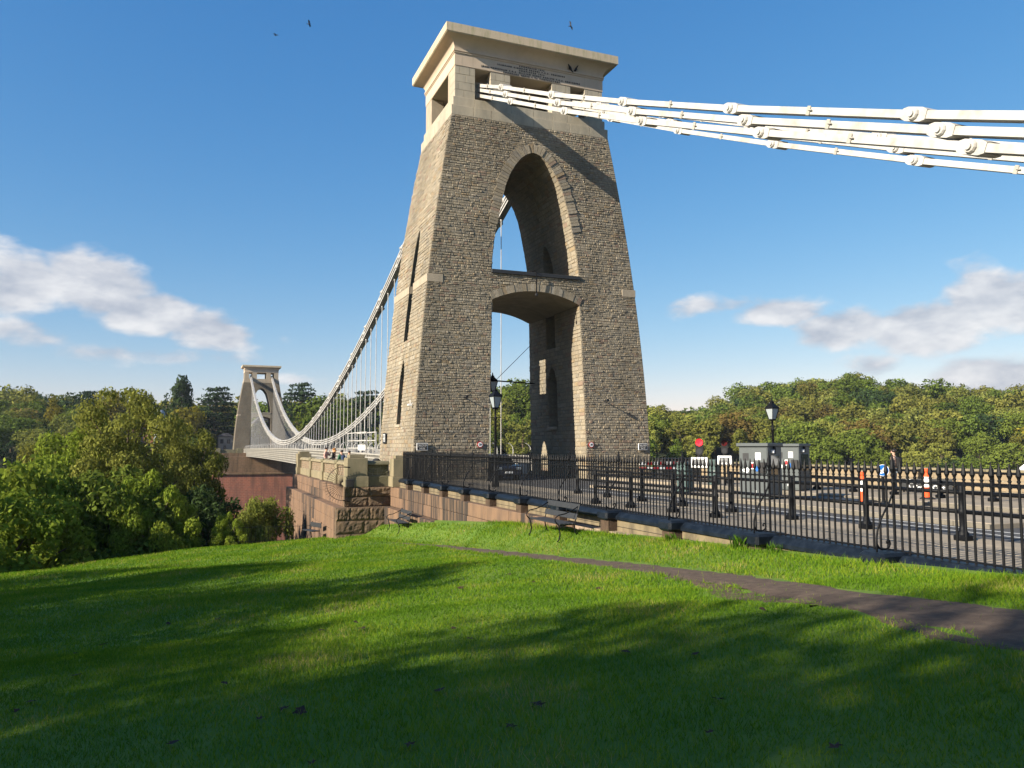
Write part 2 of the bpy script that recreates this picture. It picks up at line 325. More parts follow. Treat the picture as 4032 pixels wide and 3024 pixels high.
# asphalt path along the railing, worn edges
def strip(name, ys, xa, xb, zf, ma, lift=.012, jit=0, nx=5, kind='structure'):
    r = random.Random(3); v = []; f = []
    for y in ys:
        a = xa(y) + r.uniform(-jit, jit); b = xb(y) + r.uniform(-jit, jit)
        for i in range(nx):
            x = a + (b-a)*i/(nx-1); v.append((x, y, zf(x, y) + lift - (.02 if i in (0, nx-1) and jit else 0)))
    for j in range(len(ys)-1):
        for i in range(nx-1): f.append((j*nx+i, j*nx+i+1, (j+1)*nx+i+1, (j+1)*nx+i))
    me = bpy.data.meshes.new(name); me.from_pydata(v, [], f); me.polygons.foreach_set('use_smooth', [True]*len(f))
    return obj(name, me, ma, None, kind)
PY = [-80,-60,-48,-43.5,-41.8,-39.6,-37,-34,-31,-27,-22,-18,-16]
def path_a(y): return float(np.interp(y, PY, [-16,-14.5,-13.4,-12.75,-12.5,-12.15,-11.85,-11.75,-11.72,-11.7,-11.66,-11.75,-11.8]))
def path_b(y): return float(np.interp(y, PY, [-14,-12.7,-11.9,-11.45,-11.36,-11.25,-11.02,-10.98,-11.06,-11.1,-11.2,-11.55,-11.75]))
strip('path', list(np.arange(-78, -15.9, .25)), path_a, path_b, gz, M_PATH, .016, .09, 7)
M_SOIL = mat('bare_soil', (.075,.05,.032), .97, 0, 5, 1.0, 30, col2=(.13,.09,.055))
strip('worn_soil', list(np.arange(-46, -36.4, .2)), lambda y: path_a(y) - .28 - .25*math.sin(y*1.9) - .2*math.sin(y*.8+1), lambda y: path_a(y)+.1, gz, M_SOIL, .008, .08, 4)
# approach road, island and pavements (z about -1)
def sheet(name, x0, x1, y0, y1, z, ma): return obj(name, MB().add([(x0,y0,z),(x1,y0,z),(x1,y1,z),(x0,y1,z)], [(0,1,2,3)]).mesh(name), ma, None, 'structure')
sheet('road', -9.2, 10.0, -90, 5.0, -1.10, M_ROAD)
def kerbed(name, x0, x1, y0, y1, z=-.97):
    o = MB().cbox(x0, x1, y0, y1, -1.3, z, .02).build(name, M_PAVE, None, kind='structure'); return o
kerbed('pavement', -8.78, -4.3, -90, -4.6); kerbed('traffic_island', -1.15, 1.75, -34, -13); kerbed('pavement', 4.0, 9.4, -90, -4.6)
for nm, x in (('kerb', -4.3), ('kerb', -1.27), ('kerb', 1.75), ('kerb', 3.88)):
    k = None
    for i in range(30):
        y = -46 + i*1.0
        if x in (-1.27, 1.75) and (y < -34 or y > -14): continue
        b = MB().cbox(x, x+.12, y+.006, y+.994, -1.25, -.985, .015)
        if k is None: k = b.build(nm, M_KERB, None, kind='structure')
        else: b.build('kerb_stone', M_KERB, k)
strip('road_marking', [-60, -30, -14], lambda y: -2.35, lambda y: -2.25, lambda x, y: -1.10, M_LINE, .006, 0, 2)
strip('road_marking', [-48, -30.5], lambda y: -1.62, lambda y: -1.52, lambda x, y: -1.10, M_LINE, .006, 0, 2)
strip('road_surface_buff', [-90, -9], lambda y: 1.87, lambda y: 3.88, lambda x, y: -1.10, mat('buff_road_surface', (.25,.205,.15), .9, .2, 1.2, .3, 40), .004, 0, 2)
# paving joints: rows of slabs on the near pavement
pv = bpy.data.objects['pavement']
for i in range(26):
    for j in range(5):
        y = -42 + i*.9; x = -8.72 + j*.88
        if rnd.random() < .02: continue
        MB().cbox(x+.006, x+.872, y+.006, y+.892, -1.0, -.962 + rnd.uniform(-.002, .003), .006).build('paving_slab', M_PAVE, pv)

# ------------------------------------------------------------------ towers
ZS = [0, 10.852, 20.822]
PW = np.polyfit(ZS, [7.70, 6.819, 5.301], 2); PD = np.polyfit(ZS, [4.26, 3.95, 3.434], 2)
def W(z): return float(np.polyval(PW, z))
def D(z): return float(np.polyval(PD, z))
SPR, CRN, SILL, TOP = 9.6, 10.28, 11.42, 20.82
U_Z = [11.42,12.9,14.2,15,16.0,16.8,17.5,18.1,18.55,18.85,19.02,19.08]; U_O = [2.9,2.76,2.52,2.35,2.12,1.9,1.62,1.27,.92,.58,.25,0]
def opening(z):
    if z < SILL: return 3.19 - .031*z
    return float(np.interp(z, U_Z, U_O)) if z <= 19.08 else 0.0
def slit(z):
    if 2.2 <= z <= 6.15: return .5 if z < 5.2 else .5*math.sqrt(max(0, (6.15-z)/.95))
    if 7.3 <= z <= 14.35: return .5 if z < 13.0 else .5*math.sqrt(max(0, (14.35-z)/1.35))
    return 0.0
SCO, SCI = -.35, .38                                    # slit centre on the outer face and on the passage side
def lower_arch(x):
    c = opening(SPR); h = CRN-SPR; r = (c*c+h*h)/(2*h); return CRN - r + math.sqrt(max(0, r*r-x*x))
def tower_core(ma):
    mb = MB(); zs = sorted(set([-1.5, 2.2, 2.201, 6.15, 7.3, 7.301, 14.35, SILL, TOP] + list(np.arange(-1, 5.2, .8)) + list(np.arange(5.2, 6.15, .16)) + list(np.arange(7.8, 13, .6)) + list(np.arange(13, 14.35, .22)) + U_Z + [19.6, 20.2]))
    Q = lambda a, b, c, d: mb.add([a, b, c, d], [(0, 1, 2, 3)])
    for z0, z1 in zip(zs[:-1], zs[1:]):
        zm = (z0+z1)/2; s0, s1 = (slit(z0), slit(z1)) if slit(zm) > 0 else (0, 0)
        w0, w1, d0, d1, o0, o1 = W(z0), W(z1), D(z0), D(z1), opening(z0), opening(z1)
        if abs(z0-2.2) < 1e-6: s0 = .5
        for sg in (-1, 1):
            Q((sg*w0,-d0,z0),(sg*o0,-d0,z0),(sg*o1,-d1,z1),(sg*w1,-d1,z1)); Q((sg*w0,d0,z0),(sg*o0,d0,z0),(sg*o1,d1,z1),(sg*w1,d1,z1))
            for a0, a1, SC, kk in ((w0, w1, SCO, 1), (o0, o1, SCI, 1.38)):
                if a0 == 0 and a1 == 0: continue
                if s0 or s1:
                    Q((sg*a0,-d0,z0),(sg*a0,SC-s0*kk,z0),(sg*a1,SC-s1*kk,z1),(sg*a1,-d1,z1)); Q((sg*a0,SC+s0*kk,z0),(sg*a0,d0,z0),(sg*a1,d1,z1),(sg*a1,SC+s1*kk,z1))
                else: Q((sg*a0,-d0,z0),(sg*a0,d0,z0),(sg*a1,d1,z1),(sg*a1,-d1,z1))
            if s0 or s1:
                for e in (-1, 1): Q((sg*w0,SCO+e*s0,z0),(sg*o0,SCI+e*s0*1.38,z0),(sg*o1,SCI+e*s1*1.38,z1),(sg*w1,SCO+e*s1,z1))
    for sg in (-1, 1):
        for z in (2.2, 7.3): Q((sg*W(z),SCO-.5,z),(sg*opening(z),SCI-.69,z),(sg*opening(z),SCI+.69,z),(sg*W(z),SCO+.5,z))
    w, d = W(TOP), D(TOP); Q((-w,-d,TOP),(w,-d,TOP),(w,d,TOP),(-w,d,TOP))
    return mb
def tower_beam():
    mb = MB(); xs = np.linspace(-3.0, 3.0, 25); k = []
    for x in xs:
        za = lower_arch(x) if abs(x) < opening(SPR) else SPR
        k.append((x, za))
    front = [(x, -D(z)+.02, z) for x, z in k]; n = len(front)
    rs = [front, [(x, D(z)-.02, z) for x, z in k], [(x, D(SILL)-.02, SILL-.02) for x, z in k], [(x, -D(SILL)+.02, SILL-.02) for x, z in k]]
    v = [p for r in rs for p in r]; f = []
    for a in range(4):
        b = (a+1) % 4
        for i in range(n-1): f.append((a*n+i, a*n+i+1, b*n+i+1, b*n+i))
    return mb.add(v, f)
def sweep_ring(prof, hw, hd):
    mb = MB(); rs = []
    for o, z in prof: rs.append([(-hw-o,-hd-o,z),(hw+o,-hd-o,z),(hw+o,hd+o,z),(-hw-o,hd+o,z)])
    return mb.rings(rs)
def stone_verts(P, u0, u1, z0, z1, prot, r):
    """one squared rubble stone on a surface P(u, z, out): back on the surface, face pulled out and a little uneven"""
    g = .004; a = (u0+g, z0+g); du = u1-u0-2*g; dz = z1-z0-2*g; c = min(.03, du*.2, dz*.2)
    q = []
    for (fu, fz) in ((0,0),(1,0),(1,1),(0,1)):
        q.append(P(a[0]+fu*du + r.uniform(-.006,.006), a[1]+fz*dz + r.uniform(-.006,.006), -.03))
    for (fu, fz) in ((0,0),(1,0),(1,1),(0,1)):
        q.append(P(a[0]+fu*du + (c if fu == 0 else -c)*r.uniform(.5, 1.4), a[1]+fz*dz + (c if fz == 0 else -c)*r.uniform(.5, 1.4), prot*r.uniform(.55, 1.25)))
    return q
SF = [(4,5,6,7),(0,1,5,4),(1,2,6,5),(2,3,7,6),(3,0,4,7)]
def lay(P, zlo, zhi, span, r, hole=None, ch=(.09,.19), cw=(.13,.40), breaks=True):
    """courses of squared rubble; span(z)->(u0,u1); hole(u,z) true where no stone goes. Returns list of (verts, area)"""
    out = []; z = zlo
    while z < zhi-.05:
        h = r.uniform(*ch); 
        if z+h > zhi-.1: h = zhi-z
        a, b = span(z+h/2); u = a
        while u < b-.02:
            w = r.uniform(*cw)*(.75 + h*1.6)
            if b-u-w < .17: w = b-u
            parts = [(z, z+h)]
            if breaks and h > .2 and r.random() < .22: k = z+h*r.uniform(.4,.6); parts = [(z, k), (k, z+h)]
            for p0, p1 in parts:
                if hole:
                    l, rr = u, u+w; zm = (p0+p1)/2; hl, hr, hm = hole(l, zm), hole(rr, zm), hole((l+rr)/2, zm)
                    if hl and hr: continue
                    if hl or hr or hm:
                        fr, ho = (rr, l) if hl else (l, rr if hr else (l+rr)/2)
                        for _ in range(9):
                            md = (fr+ho)/2
                            if hole(md, zm): ho = md
                            else: fr = md
                        if hl: l = fr
                        else: rr = fr
                        if rr-l < .05: continue
                    out.append((stone_verts(P, l, rr, p0, p1, r.uniform(.006,.042), r), (rr-l)*(p1-p0)))
                else: out.append((stone_verts(P, u, u+w, p0, p1, r.uniform(.012,.07), r), w*(p1-p0)))
            u += w
        z += h
    return out
def join_stones(name, stones, parent, ma, r):
    nv = len(stones)*8; v = np.array([p for s, _ in stones for p in s], dtype=np.float32)
    me = bpy.data.meshes.new(name)
    f = [tuple(i*8+k for k in q) for i in range(len(stones)) for q in SF]
    me.from_pydata(v.tolist(), [], f)
    at = me.attributes.new('rnd', 'FLOAT', 'FACE'); at.data.foreach_set('value', np.repeat(np.array([r.random() for _ in stones], dtype=np.float32), 5))
    return obj(name, me, ma, parent, 'stuff')

def ashlar_run(parent, x0, x1, y0, y1, z0, z1, ma, ch=.6, bl=1.1, name='ashlar_block', gap=.006, face='all', r=rnd):
    """a box-shaped course run cut into blocks along its longer side"""
    nz = max(1, round((z1-z0)/ch)); alongx = (x1-x0) >= (y1-y0); ln = (x1-x0) if alongx else (y1-y0)
    for k in range(nz):
        za, zb = z0+(z1-z0)*k/nz, z0+(z1-z0)*(k+1)/nz; nb = max(1, round(ln/bl)); cuts = [0]
        off = .5*(k % 2)
        cuts += [(i+off+r.uniform(-.12,.12))*ln/nb for i in range(1 if off == 0 else 0, nb) if 0 < (i+off) < nb] + [ln]
        cuts = sorted(cuts)
        for a, b in zip(cuts[:-1], cuts[1:]):
            if b-a < .08: continue
            e = r.uniform(0, .006)
            if alongx: mb = MB().cbox(x0+a+gap, x0+b-gap, y0-e, y1+e, za+gap*.6, zb-gap*.6, .012)
            else: mb = MB().cbox(x0-e, x1+e, y0+a+gap, y0+b-gap, za+gap*.6, zb-gap*.6, .012)
            mb.build(name, ma, parent)

def tower(label, detail, loc, rz):
    t = thing('bridge_tower', label, 'tower', loc, rz, 'bridge towers')
    tower_core(M_STP).build('masonry_core', M_STP if detail else M_STPF, t)
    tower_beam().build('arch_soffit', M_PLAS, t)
    # ashlar head: two stepped courses, piers, frieze, mouldings, cornice
    aw, ad = 5.30, 3.434
    if detail:
        for (hw, hd, z0, z1, th) in ((5.31, 3.44, 20.80, 21.41, .9), (5.165, 3.30, 21.41, 22.0, .9)):
            ashlar_run(t, -hw, hw, -hd, -hd+th, z0, z1, M_ASHG, 1, 1.25); ashlar_run(t, -hw, hw, hd-th, hd, z0, z1, M_ASHG, 1, 1.25)
            ashlar_run(t, -hw, -hw+th, -hd+th, hd-th, z0, z1, M_ASHG, 1, 1.25); ashlar_run(t, hw-th, hw, -hd+th, hd-th, z0, z1, M_ASHG, 1, 1.25)
    else:
        sweep_ring([(.0,20.80),(.0,21.41),(-.14,21.412),(-.14,22.0)], 5.31, 3.44).build('ashlar_base', M_ASH, t)
    MB().box(-4.2, 4.2, -2.4, 2.4, 20.9, 21.98).build('chamber_floor', M_DKGR, t)
    for x0, x1 in ((-5.04,-3.74), (-2.74,-1.42), (1.42,2.74), (3.74,5.04)):
        for y0, y1 in ((-3.22,-2.3), (2.3,3.22)):
            if detail and y0 < 0: ashlar_run(t, x0, x1, y0, y1, 22.0, 23.97, M_ASHG, .5, .62)
            else: MB().cbox(x0, x1, y0, y1, 22.0, 23.97, .012).build('pier', M_ASH, t)
    for sg in (-1, 1):
        for y0, y1 in ((-2.3,-1.85), (1.85,2.3)):
            MB().cbox(*sorted((sg*5.04, sg*4.2)), y0, y1, 22.0, 23.97, .012).build('pier', M_ASH, t)
    MB().box(-5.04, 5.04, -3.22, 3.22, 23.97, 24.30).build('lintel', M_FRZ, t)
    sweep_ring([(-.3,24.0),(.03,24.0),(.03,24.74)], 5.03, 3.22).build('frieze', M_FRZ, t)
    sweep_ring([(-.2,24.74),(.06,24.74),(.085,24.77),(.085,24.80),(.05,24.82),(.05,24.86),(.11,24.87),(.11,24.98),(-.2,24.98)], 5.03, 3.22).build('astragal', M_FRZ, t, False)
    cv = [(-.2,24.98),(.05,24.98)] + [(.05+.62*(1-math.cos(a)), 24.98+.62*math.sin(a)) for a in np.linspace(.05, 1.5, 10)] + [(.70,25.62),(-.2,25.62)]
    sweep_ring(cv, 5.03, 3.22).build('cavetto', M_FRZ, t)
    sweep_ring([(-.5,25.62),(.76,25.62),(.76,25.66),(.80,25.67),(.80,26.19),(.76,26.21),(-.5,26.24)], 5.02, 3.21).build('cornice', M_COR, t)
    # coping ledge of the mid beam
    for sg in (-1, 1): MB().cbox(-2.93, 2.93, *sorted((sg*(D(11.3)-.25), sg*(D(11.3)+.12))), 11.21, 11.44, .02).build('ledge', M_DKGR if detail else M_ASHG, t)
    # string-course blocks at the corners
    for sx in (-1, 1):
        for sy in (-1, 1):
            w, d = W(10.62), D(10.62)
            MB().cbox(*sorted((sx*(w+.05), sx*(w-.92))), *sorted((sy*(d+.05), sy*(d-.6))), 10.39, 10.86, .012).build('string_block', M_ASH, t)
        ya = [(-D(10.6)+.6, SCO-.5), (SCO+.5, D(10.6)-.6)]
        for a, b in ya: ashlar_run(t, *sorted((sx*(W(10.62)+.05), sx*(W(10.62)-.5))), a, b, 10.39, 10.86, M_ASH, 1, .8, 'string_block')
    if not detail: return t
    r = random.Random(21); st = []
    # front face
    PF = lambda u, z, o: (u, -D(z)-o, z)
    ring_lo = lambda x: lower_arch(x)+.47
    uo = [(z, o) for z, o in zip(U_Z, U_O)]
    def upper_ring(x, z):
        # distance to the opening outline
        best = 9
        ax = abs(x)
        for (za, oa), (zb, ob) in zip(uo[:-1], uo[1:]):
            dx, dz = ob-oa, zb-za; tt = max(0, min(1, ((ax-oa)*dx + (z-za)*dz)/(dx*dx+dz*dz+1e-9)))
            best = min(best, math.hypot(ax-oa-tt*dx, z-za-tt*dz))
        return best
    def hole(x, z):
        ax = abs(x)
        if z < SPR: return ax < opening(z)
        if z < 11.2 and ax < 3.05: return z < lower_arch(min(ax, opening(SPR)))+.47
        if z < SILL+.04: return ax < 2.94 and z > 11.17
        if z < 19.9:
            if ax < opening(z): return True
            return z > 14.2 and upper_ring(x, z) < .6
        return False
    def hole2(x, z):
        if 10.38 < z < 10.87 and abs(x) > W(z)-.95: return True
        return hole(x, z)
    st += lay(PF, -1.25, TOP-.02, lambda z: (-W(z), W(z)), r, hole2)
    nfront = len(st)
    # left (south) face, slits left open
    PL = lambda u, z, o: (-W(z)-o, u, z)
    def hole_side(y, z):
        if 10.38 < z < 10.87: return True
        return abs(y-SCO) < slit(z)+.01
    st += lay(PL, -1.25, TOP-.02, lambda z: (-D(z), D(z)), r, hole_side, (.16,.27), (.25,.6), False)
    # inner faces of the passage, both legs, and the intrados of the upper arch
    for sg in (1, -1):
        PJ = lambda u, z, o, sg=sg: (sg*(opening(min(z, 19.0))-o), u, z)
        st += lay(PJ, -1.1, SPR-.02, lambda z: (-D(z), D(z)), r, lambda y, z: abs(y-SCI) < slit(z)*1.38+.01, (.18,.3), (.3,.7), False)
        st += lay(PJ, SILL+.02, 18.6, lambda z: (-D(z), D(z)), r, lambda y, z: abs(y-SCI) < slit(z)*1.38+.01, (.18,.3), (.3,.7), False)
    order = sorted(range(nfront), key=lambda i: -st[i][1])[:300]; big = set(order)
    join_stones('stone_facing', [s for i, s in enumerate(st) if i not in big], t, M_ST, r)
    for i in order:
        me = bpy.data.meshes.new('stone'); me.from_pydata([tuple(map(float, p)) for p in st[i][0]], [], SF); obj('stone', me, M_STO, t)
    # voussoirs: lower segmental arch and upper arch
    c = opening(SPR); h = CRN-SPR; rr = (c*c+h*h)/(2*h); zc = CRN-rr; a1 = math.asin(c/rr); nv = 23
    for i in range(nv):
        a, b = -a1+2*a1*i/nv, -a1+2*a1*(i+1)/nv; g = .0012; q0 = []; q1 = []
        for ang, rad in ((a+g, rr), (b-g, rr), (b-g, rr+.46), (a+g, rr+.46)):
            x, z = rad*math.sin(ang), zc+rad*math.cos(ang); q0.append((x, -D(z)+.3, z)); q1.append((x*.999, -D(z)-.045-.01*(i % 3), z+.002))
        MB().rings([q0, q1]).build('voussoir', M_STO, t)
    pts = [(o, z) for z, o in uo if z >= 14.0]
    full = [(-o, z) for o, z in pts] + [(o, z) for o, z in reversed(pts[:-1])]
    P_ = np.array(full); seg = np.r_[0, np.cumsum(np.hypot(*np.diff(P_, axis=0).T))]; nv = 58
    def at_(s):
        x = np.interp(s, seg, P_[:, 0]); z = np.interp(s, seg, P_[:, 1])
        x2 = np.interp(s+.08, seg, P_[:, 0]) - np.interp(s-.08, seg, P_[:, 0]); z2 = np.interp(s+.08, seg, P_[:, 1]) - np.interp(s-.08, seg, P_[:, 1])
        k = math.hypot(x2, z2); return x, z, -z2/k, x2/k
    for i in range(nv):
        s0, s1 = seg[-1]*i/nv, seg[-1]*(i+1)/nv; q0 = []; q1 = []; ln = .58 + r.uniform(-.05, .06)
        for s, l in ((s0+.012, 0), (s1-.012, 0), (s1-.012, ln), (s0+.012, ln)):
            x, z, nx_, nz_ = at_(s); x += nx_*l; z += nz_*l; q0.append((x, -D(z)+.3, z)); q1.append((x, -D(z)-.05-.012*(i % 4), z))
        MB().rings([q0, q1]).build('voussoir', M_STO, t)
    # sills in the slits and the beam's rubble
    MB().cbox(-W(2.2)-.08, -W(2.2)+.5, SCO-.55, SCO+.55, 2.05, 2.22, .02).build('sill', M_ASH, t)
    MB().cbox(2.9, 3.3, SCI-.55, SCI+.55, 2.0, 2.2, .02).build('sill', M_ASH, t)
    # inscription
    for s, z, w in (('COMMENCED 1836', 24.655, 1.72), ('ISAMBARD KINGDOM BRUNEL F.R.S. ENGINEER', 24.51, 4.62), ('COMPLETED 1864', 24.365, 1.72),
                    ('JOHN HAWKSHAW F.R.S. WILLIAM HENRY BARLOW F.R.S. ENGINEERS', 24.22, 6.75), ('COCHRANE GROVE & Co CONTRACTORS', 24.075, 3.87)):
        wid = lambda m_: max(v.co.x for v in m_.vertices) - min(v.co.x for v in m_.vertices)
        w1, w2 = wid(text_mesh(s, .125, .012, True, spacing=1.0)), wid(text_mesh(s, .125, .012, True, spacing=2.0))
        me = text_mesh(s, .125, .012, True, spacing=1.0+(w-w1)/(w2-w1)); xs = [v.co.x for v in me.vertices]; cx = (max(xs)+min(xs))/2
        for v in me.vertices: v.co = (v.co.x-cx, -3.262-v.co.z, z+v.co.y)
        o = obj('inscription', me, M_BLACK, t, 'stuff'); o.location = (.02, 0, 0)
    for x in (-4.6, -3.9, 3.75):
        MB().box(x-.006, x+.006, -3.256, -3.2, 24.02, 24.72).build('panel_joint', M_ASHG, t)
    return t
near = tower('tall rubble stone tower with cream cornice beside the railings', True, (0,0,0), 0)
far = tower('small far bridge tower on the red abutment across the gorge', False, (0,214.05,0), math.pi)
# ------------------------------------------------------------------ chains
def comb_link():
    """bundle of eyebar plates lying side by side, unit length along y, grooves between plates"""
    w = .25; n = 5; poly = []; zt = .095; g = .045
    xs = np.linspace(-w, w, 2*n)
    for i in range(n): poly += [(xs[2*i], zt-(g if i else 0)), (xs[2*i], zt), (xs[2*i+1], zt)] + ([(xs[2*i+1], zt-g)] if i < n-1 else [])
    poly = poly[1:] if True else poly
    bot = [(x, -z) for x, z in reversed(poly)]
    return MB().prism(poly + bot, 'y', 0, 1)
ME_LINK = comb_link().mesh('link'); ME_LINK.materials.append(M_WHITE)
def eye_mesh():
    # enlarged eye head of the plates at a joint, with washer and nut
    out = [(-.36,-.115),(-.22,-.165),(.22,-.165),(.36,-.115),(.36,.115),(.22,.165),(-.22,.165),(-.36,.115)]
    return MB().prism(out, 'x', -.272, .272)
ME_EYE = eye_mesh().mesh('eye'); ME_EYE.materials.append(M_WHITE)
def pin_mesh():
    mb = MB(); rs = []
    for x, r in ((-.40,.06),(-.40,.075),(-.355,.08),(-.35,.125),(-.31,.15),(-.275,.155),(.275,.155),(.31,.15),(.35,.125),(.355,.08),(.40,.075),(.40,.06)):
        rs.append([(x, r*math.cos(2*math.pi*j/10), r*math.sin(2*math.pi*j/10)) for j in range(10)])
    return mb.rings(rs)
ME_PIN = pin_mesh().mesh('pin'); ME_PIN.materials.append(M_WHITE)
ME_CLAMP = MB().cbox(-.285, -.25, -.07, .07, -.13, .13, .01).cbox(-.32, -.28, -.16, -.02, .0, .035, .008).mesh('clamp'); ME_CLAMP.materials.append(M_WGREY)
def chain(label, group, X, pts, clamps=False, sc_=1.0):
    """pts: joints (y, z) from the tower outwards"""
    t = thing('suspension_chain', label, 'chain', (X, pts[0][0], pts[0][1]), 0, group)
    y0, z0 = pts[0]
    for (ya, za), (yb, zb) in zip(pts[:-1], pts[1:]):
        ln = math.hypot(yb-ya, zb-za); an = math.atan2(zb-za, abs(yb-ya)); s = 1 if yb > ya else -1
        o = obj('link', ME_LINK, None, t); o.location = (0, ya-y0, za-z0); o.rotation_euler = (an*s if s > 0 else -an, 0, 0); o.scale = (1, ln*s, sc_)
        if clamps:
            c = obj('clamp', ME_CLAMP, None, t); c.location = (0, (ya+yb)/2-y0, (za+zb)/2-z0); c.rotation_euler = (an*s, 0, 0)
    for i, (y, z) in enumerate(pts):
        a, b = pts[max(0, i-1)], pts[min(len(pts)-1, i+1)]; an = math.atan2(b[1]-a[1], b[0]-a[0])
        if b[0] < a[0]: an += math.pi
        e = obj('eye', ME_EYE, None, t); e.location = (0, y-y0, z-z0); e.rotation_euler = (an, 0, 0)
        p = obj('pin', ME_PIN, None, e)
    return t
TIER = ['top', 'middle', 'bottom']
def land_z(y): # top tier centre line
    return float(np.polyval(np.polyfit([-6.74, -20.44, -34.22], [21.35, 14.80, 8.75], 2), y))
for side, X in (('near side', -3.14), ('far side', 3.14)):
    for k in range(3):
        off = (0, -.78, -1.6)[k]; ys = [-2.2] + [-6.74+off*.9-6.86*i for i in range(8)]
        if k: ys = [-2.4] + ys[1:]
        pts = [(y, land_z(y) - .36*k) for y in ys]
        pts[0] = (pts[0][0], land_z(-2.6) - .36*k)
        chain(f'{TIER[k]} chain of the {side} white trio running right from tower', 'land-side suspension chains', X, pts, True)
def span_z(y): return 1.97 + .0019*(y-107.0)**2
for side, X in (('near side', -3.14), ('far side', 3.14)):
    for k in range(3):
        o = (0, .8, 1.6)[k]; ys = [2.0] + [9.3+o+7.32*i for i in range(27)] + [212.0]
        pts = [(y, span_z(y) - .36*k) for y in ys]
        chain(f'{TIER[k]} white chain of the {side} trio sagging across gorge', 'main span suspension chains', X, pts, False, .72)

# ------------------------------------------------------------------ bridge deck with hangers
M_FASC = mat('fascia_grey', (.20,.19,.175), .7, .25, .5)
deck = thing('bridge_deck', 'long white bridge deck with lattice parapets and hanger rods over gorge', 'bridge')
def dz(y): return .42*(1-((y-107)/103)**2)             # camber
ysd = list(np.linspace(4.6, 209.5, 42))
def run(name, xa, xb, za, zb, ma, kind=None, ys=ysd):
    rs = [[(xa, y, za+dz(y)), (xb, y, za+dz(y)), (xb, y, zb+dz(y)), (xa, y, zb+dz(y))] for y in ys]
    return MB().rings(rs).build(name, ma, deck, kind=kind)
run('roadway', -3.0, 3.0, -1.35, -1.12, M_ROAD)
for s in (-1, 1):
    a, b = sorted((s*3.0, s*4.75)); run('footway', a, b, -1.3, -1.05, M_PAVE)
    a, b = sorted((s*4.50, s*4.56)); run('fascia_plate', a, b, -1.95, .05, M_FASC)
    a, b = sorted((s*4.70, s*4.92)); run('handrail', a, b, .05, .17, M_WGREY); run('bottom_flange', a, b, -2.05, -1.95, M_WGREY)
    a, b = sorted((s*3.05, s*3.25)); run('longitudinal_girder', a, b, -1.9, -.35, M_WHITE)
    mb = MB()                                            # lattice ribs on the outer face of the parapet
    for y in np.arange(5, 209.4, .8):
        x0, x1 = sorted((s*4.72, s*4.86)); mb.box(x0, x1, y-.075, y+.075, -1.95+dz(y), .05+dz(y))
    for zr in (-1.6, -1.25, -.9, -.55, -.2):
        rs = [[(s*4.79, y, zr-.055+dz(y)), (s*4.85, y, zr-.055+dz(y)), (s*4.85, y, zr+.055+dz(y)), (s*4.79, y, zr+.055+dz(y))] for y in ysd]; mb.rings(rs)
    mb.build('lattice', M_WGREY, deck, kind='stuff')
    for i in range(81):                                  # hanger rods every 8 ft, in turn from the three tiers
        y = 10.2 + 2.433*i
        if y > 207: break
        zt = span_z(y) - .36*2 + .1; zb_ = -.4+dz(y)
        if zt-zb_ < .3: zt = zb_+.4
        x = s*3.14
        MB().lathe([(.035, zb_), (.035, zt-.35), (.07, zt-.34), (.07, zt-.22), (.04, zt-.2), (.04, zt), (.09, zt), (.09, zt+.1)], x, y, 6).build('hanger_rod', M_WHITE, deck)
    for i in range(56):                                  # curved anti-climb posts
        y = 8 + 3.6*i; x = s*4.72; zb_ = .1+dz(y)
        MB().tube([(x, y, zb_), (x, y, zb_+.5), (x-s*.05, y, zb_+.72), (x-s*.2, y, zb_+.9), (x-s*.4, y, zb_+1.0)], .035, 5).build('curved_post', M_WHITE, deck)
# travelling inspection cradle on the near parapet
gantry = thing('inspection_cradle', 'white tubular access cage standing on the bridge beyond the tower', 'cradle', (0,0,0))
gx = -4.3; gy0, gy1 = 23.3, 32.3
for y in (gy0, gy0+2.2, gy1-2.2, gy1):
    for x in (gx-.45, gx+.45): MB().bar((x, y, -.9), (x, y, 2.25), .09, .09, (0,1,0)).build('upright', M_WHITE, gantry)
for x in (gx-.45, gx+.45):
    for z in (.75, 1.45, 2.2): MB().bar((x, gy0, z), (x, gy1, z), .08, .08).build('rail', M_WHITE, gantry)
for k in range(6): MB().bar((gx-.45, gy1-.02, .3+.33*k), (gx+.45, gy1-.02, .3+.33*k), .05, .05).build('rung', M_WHITE, gantry)
MB().cbox(gx-.5, gx-.46, gy0+.3, gy0+3.6, .55, 1.05, .01).build('panel', M_SIGNW, gantry)

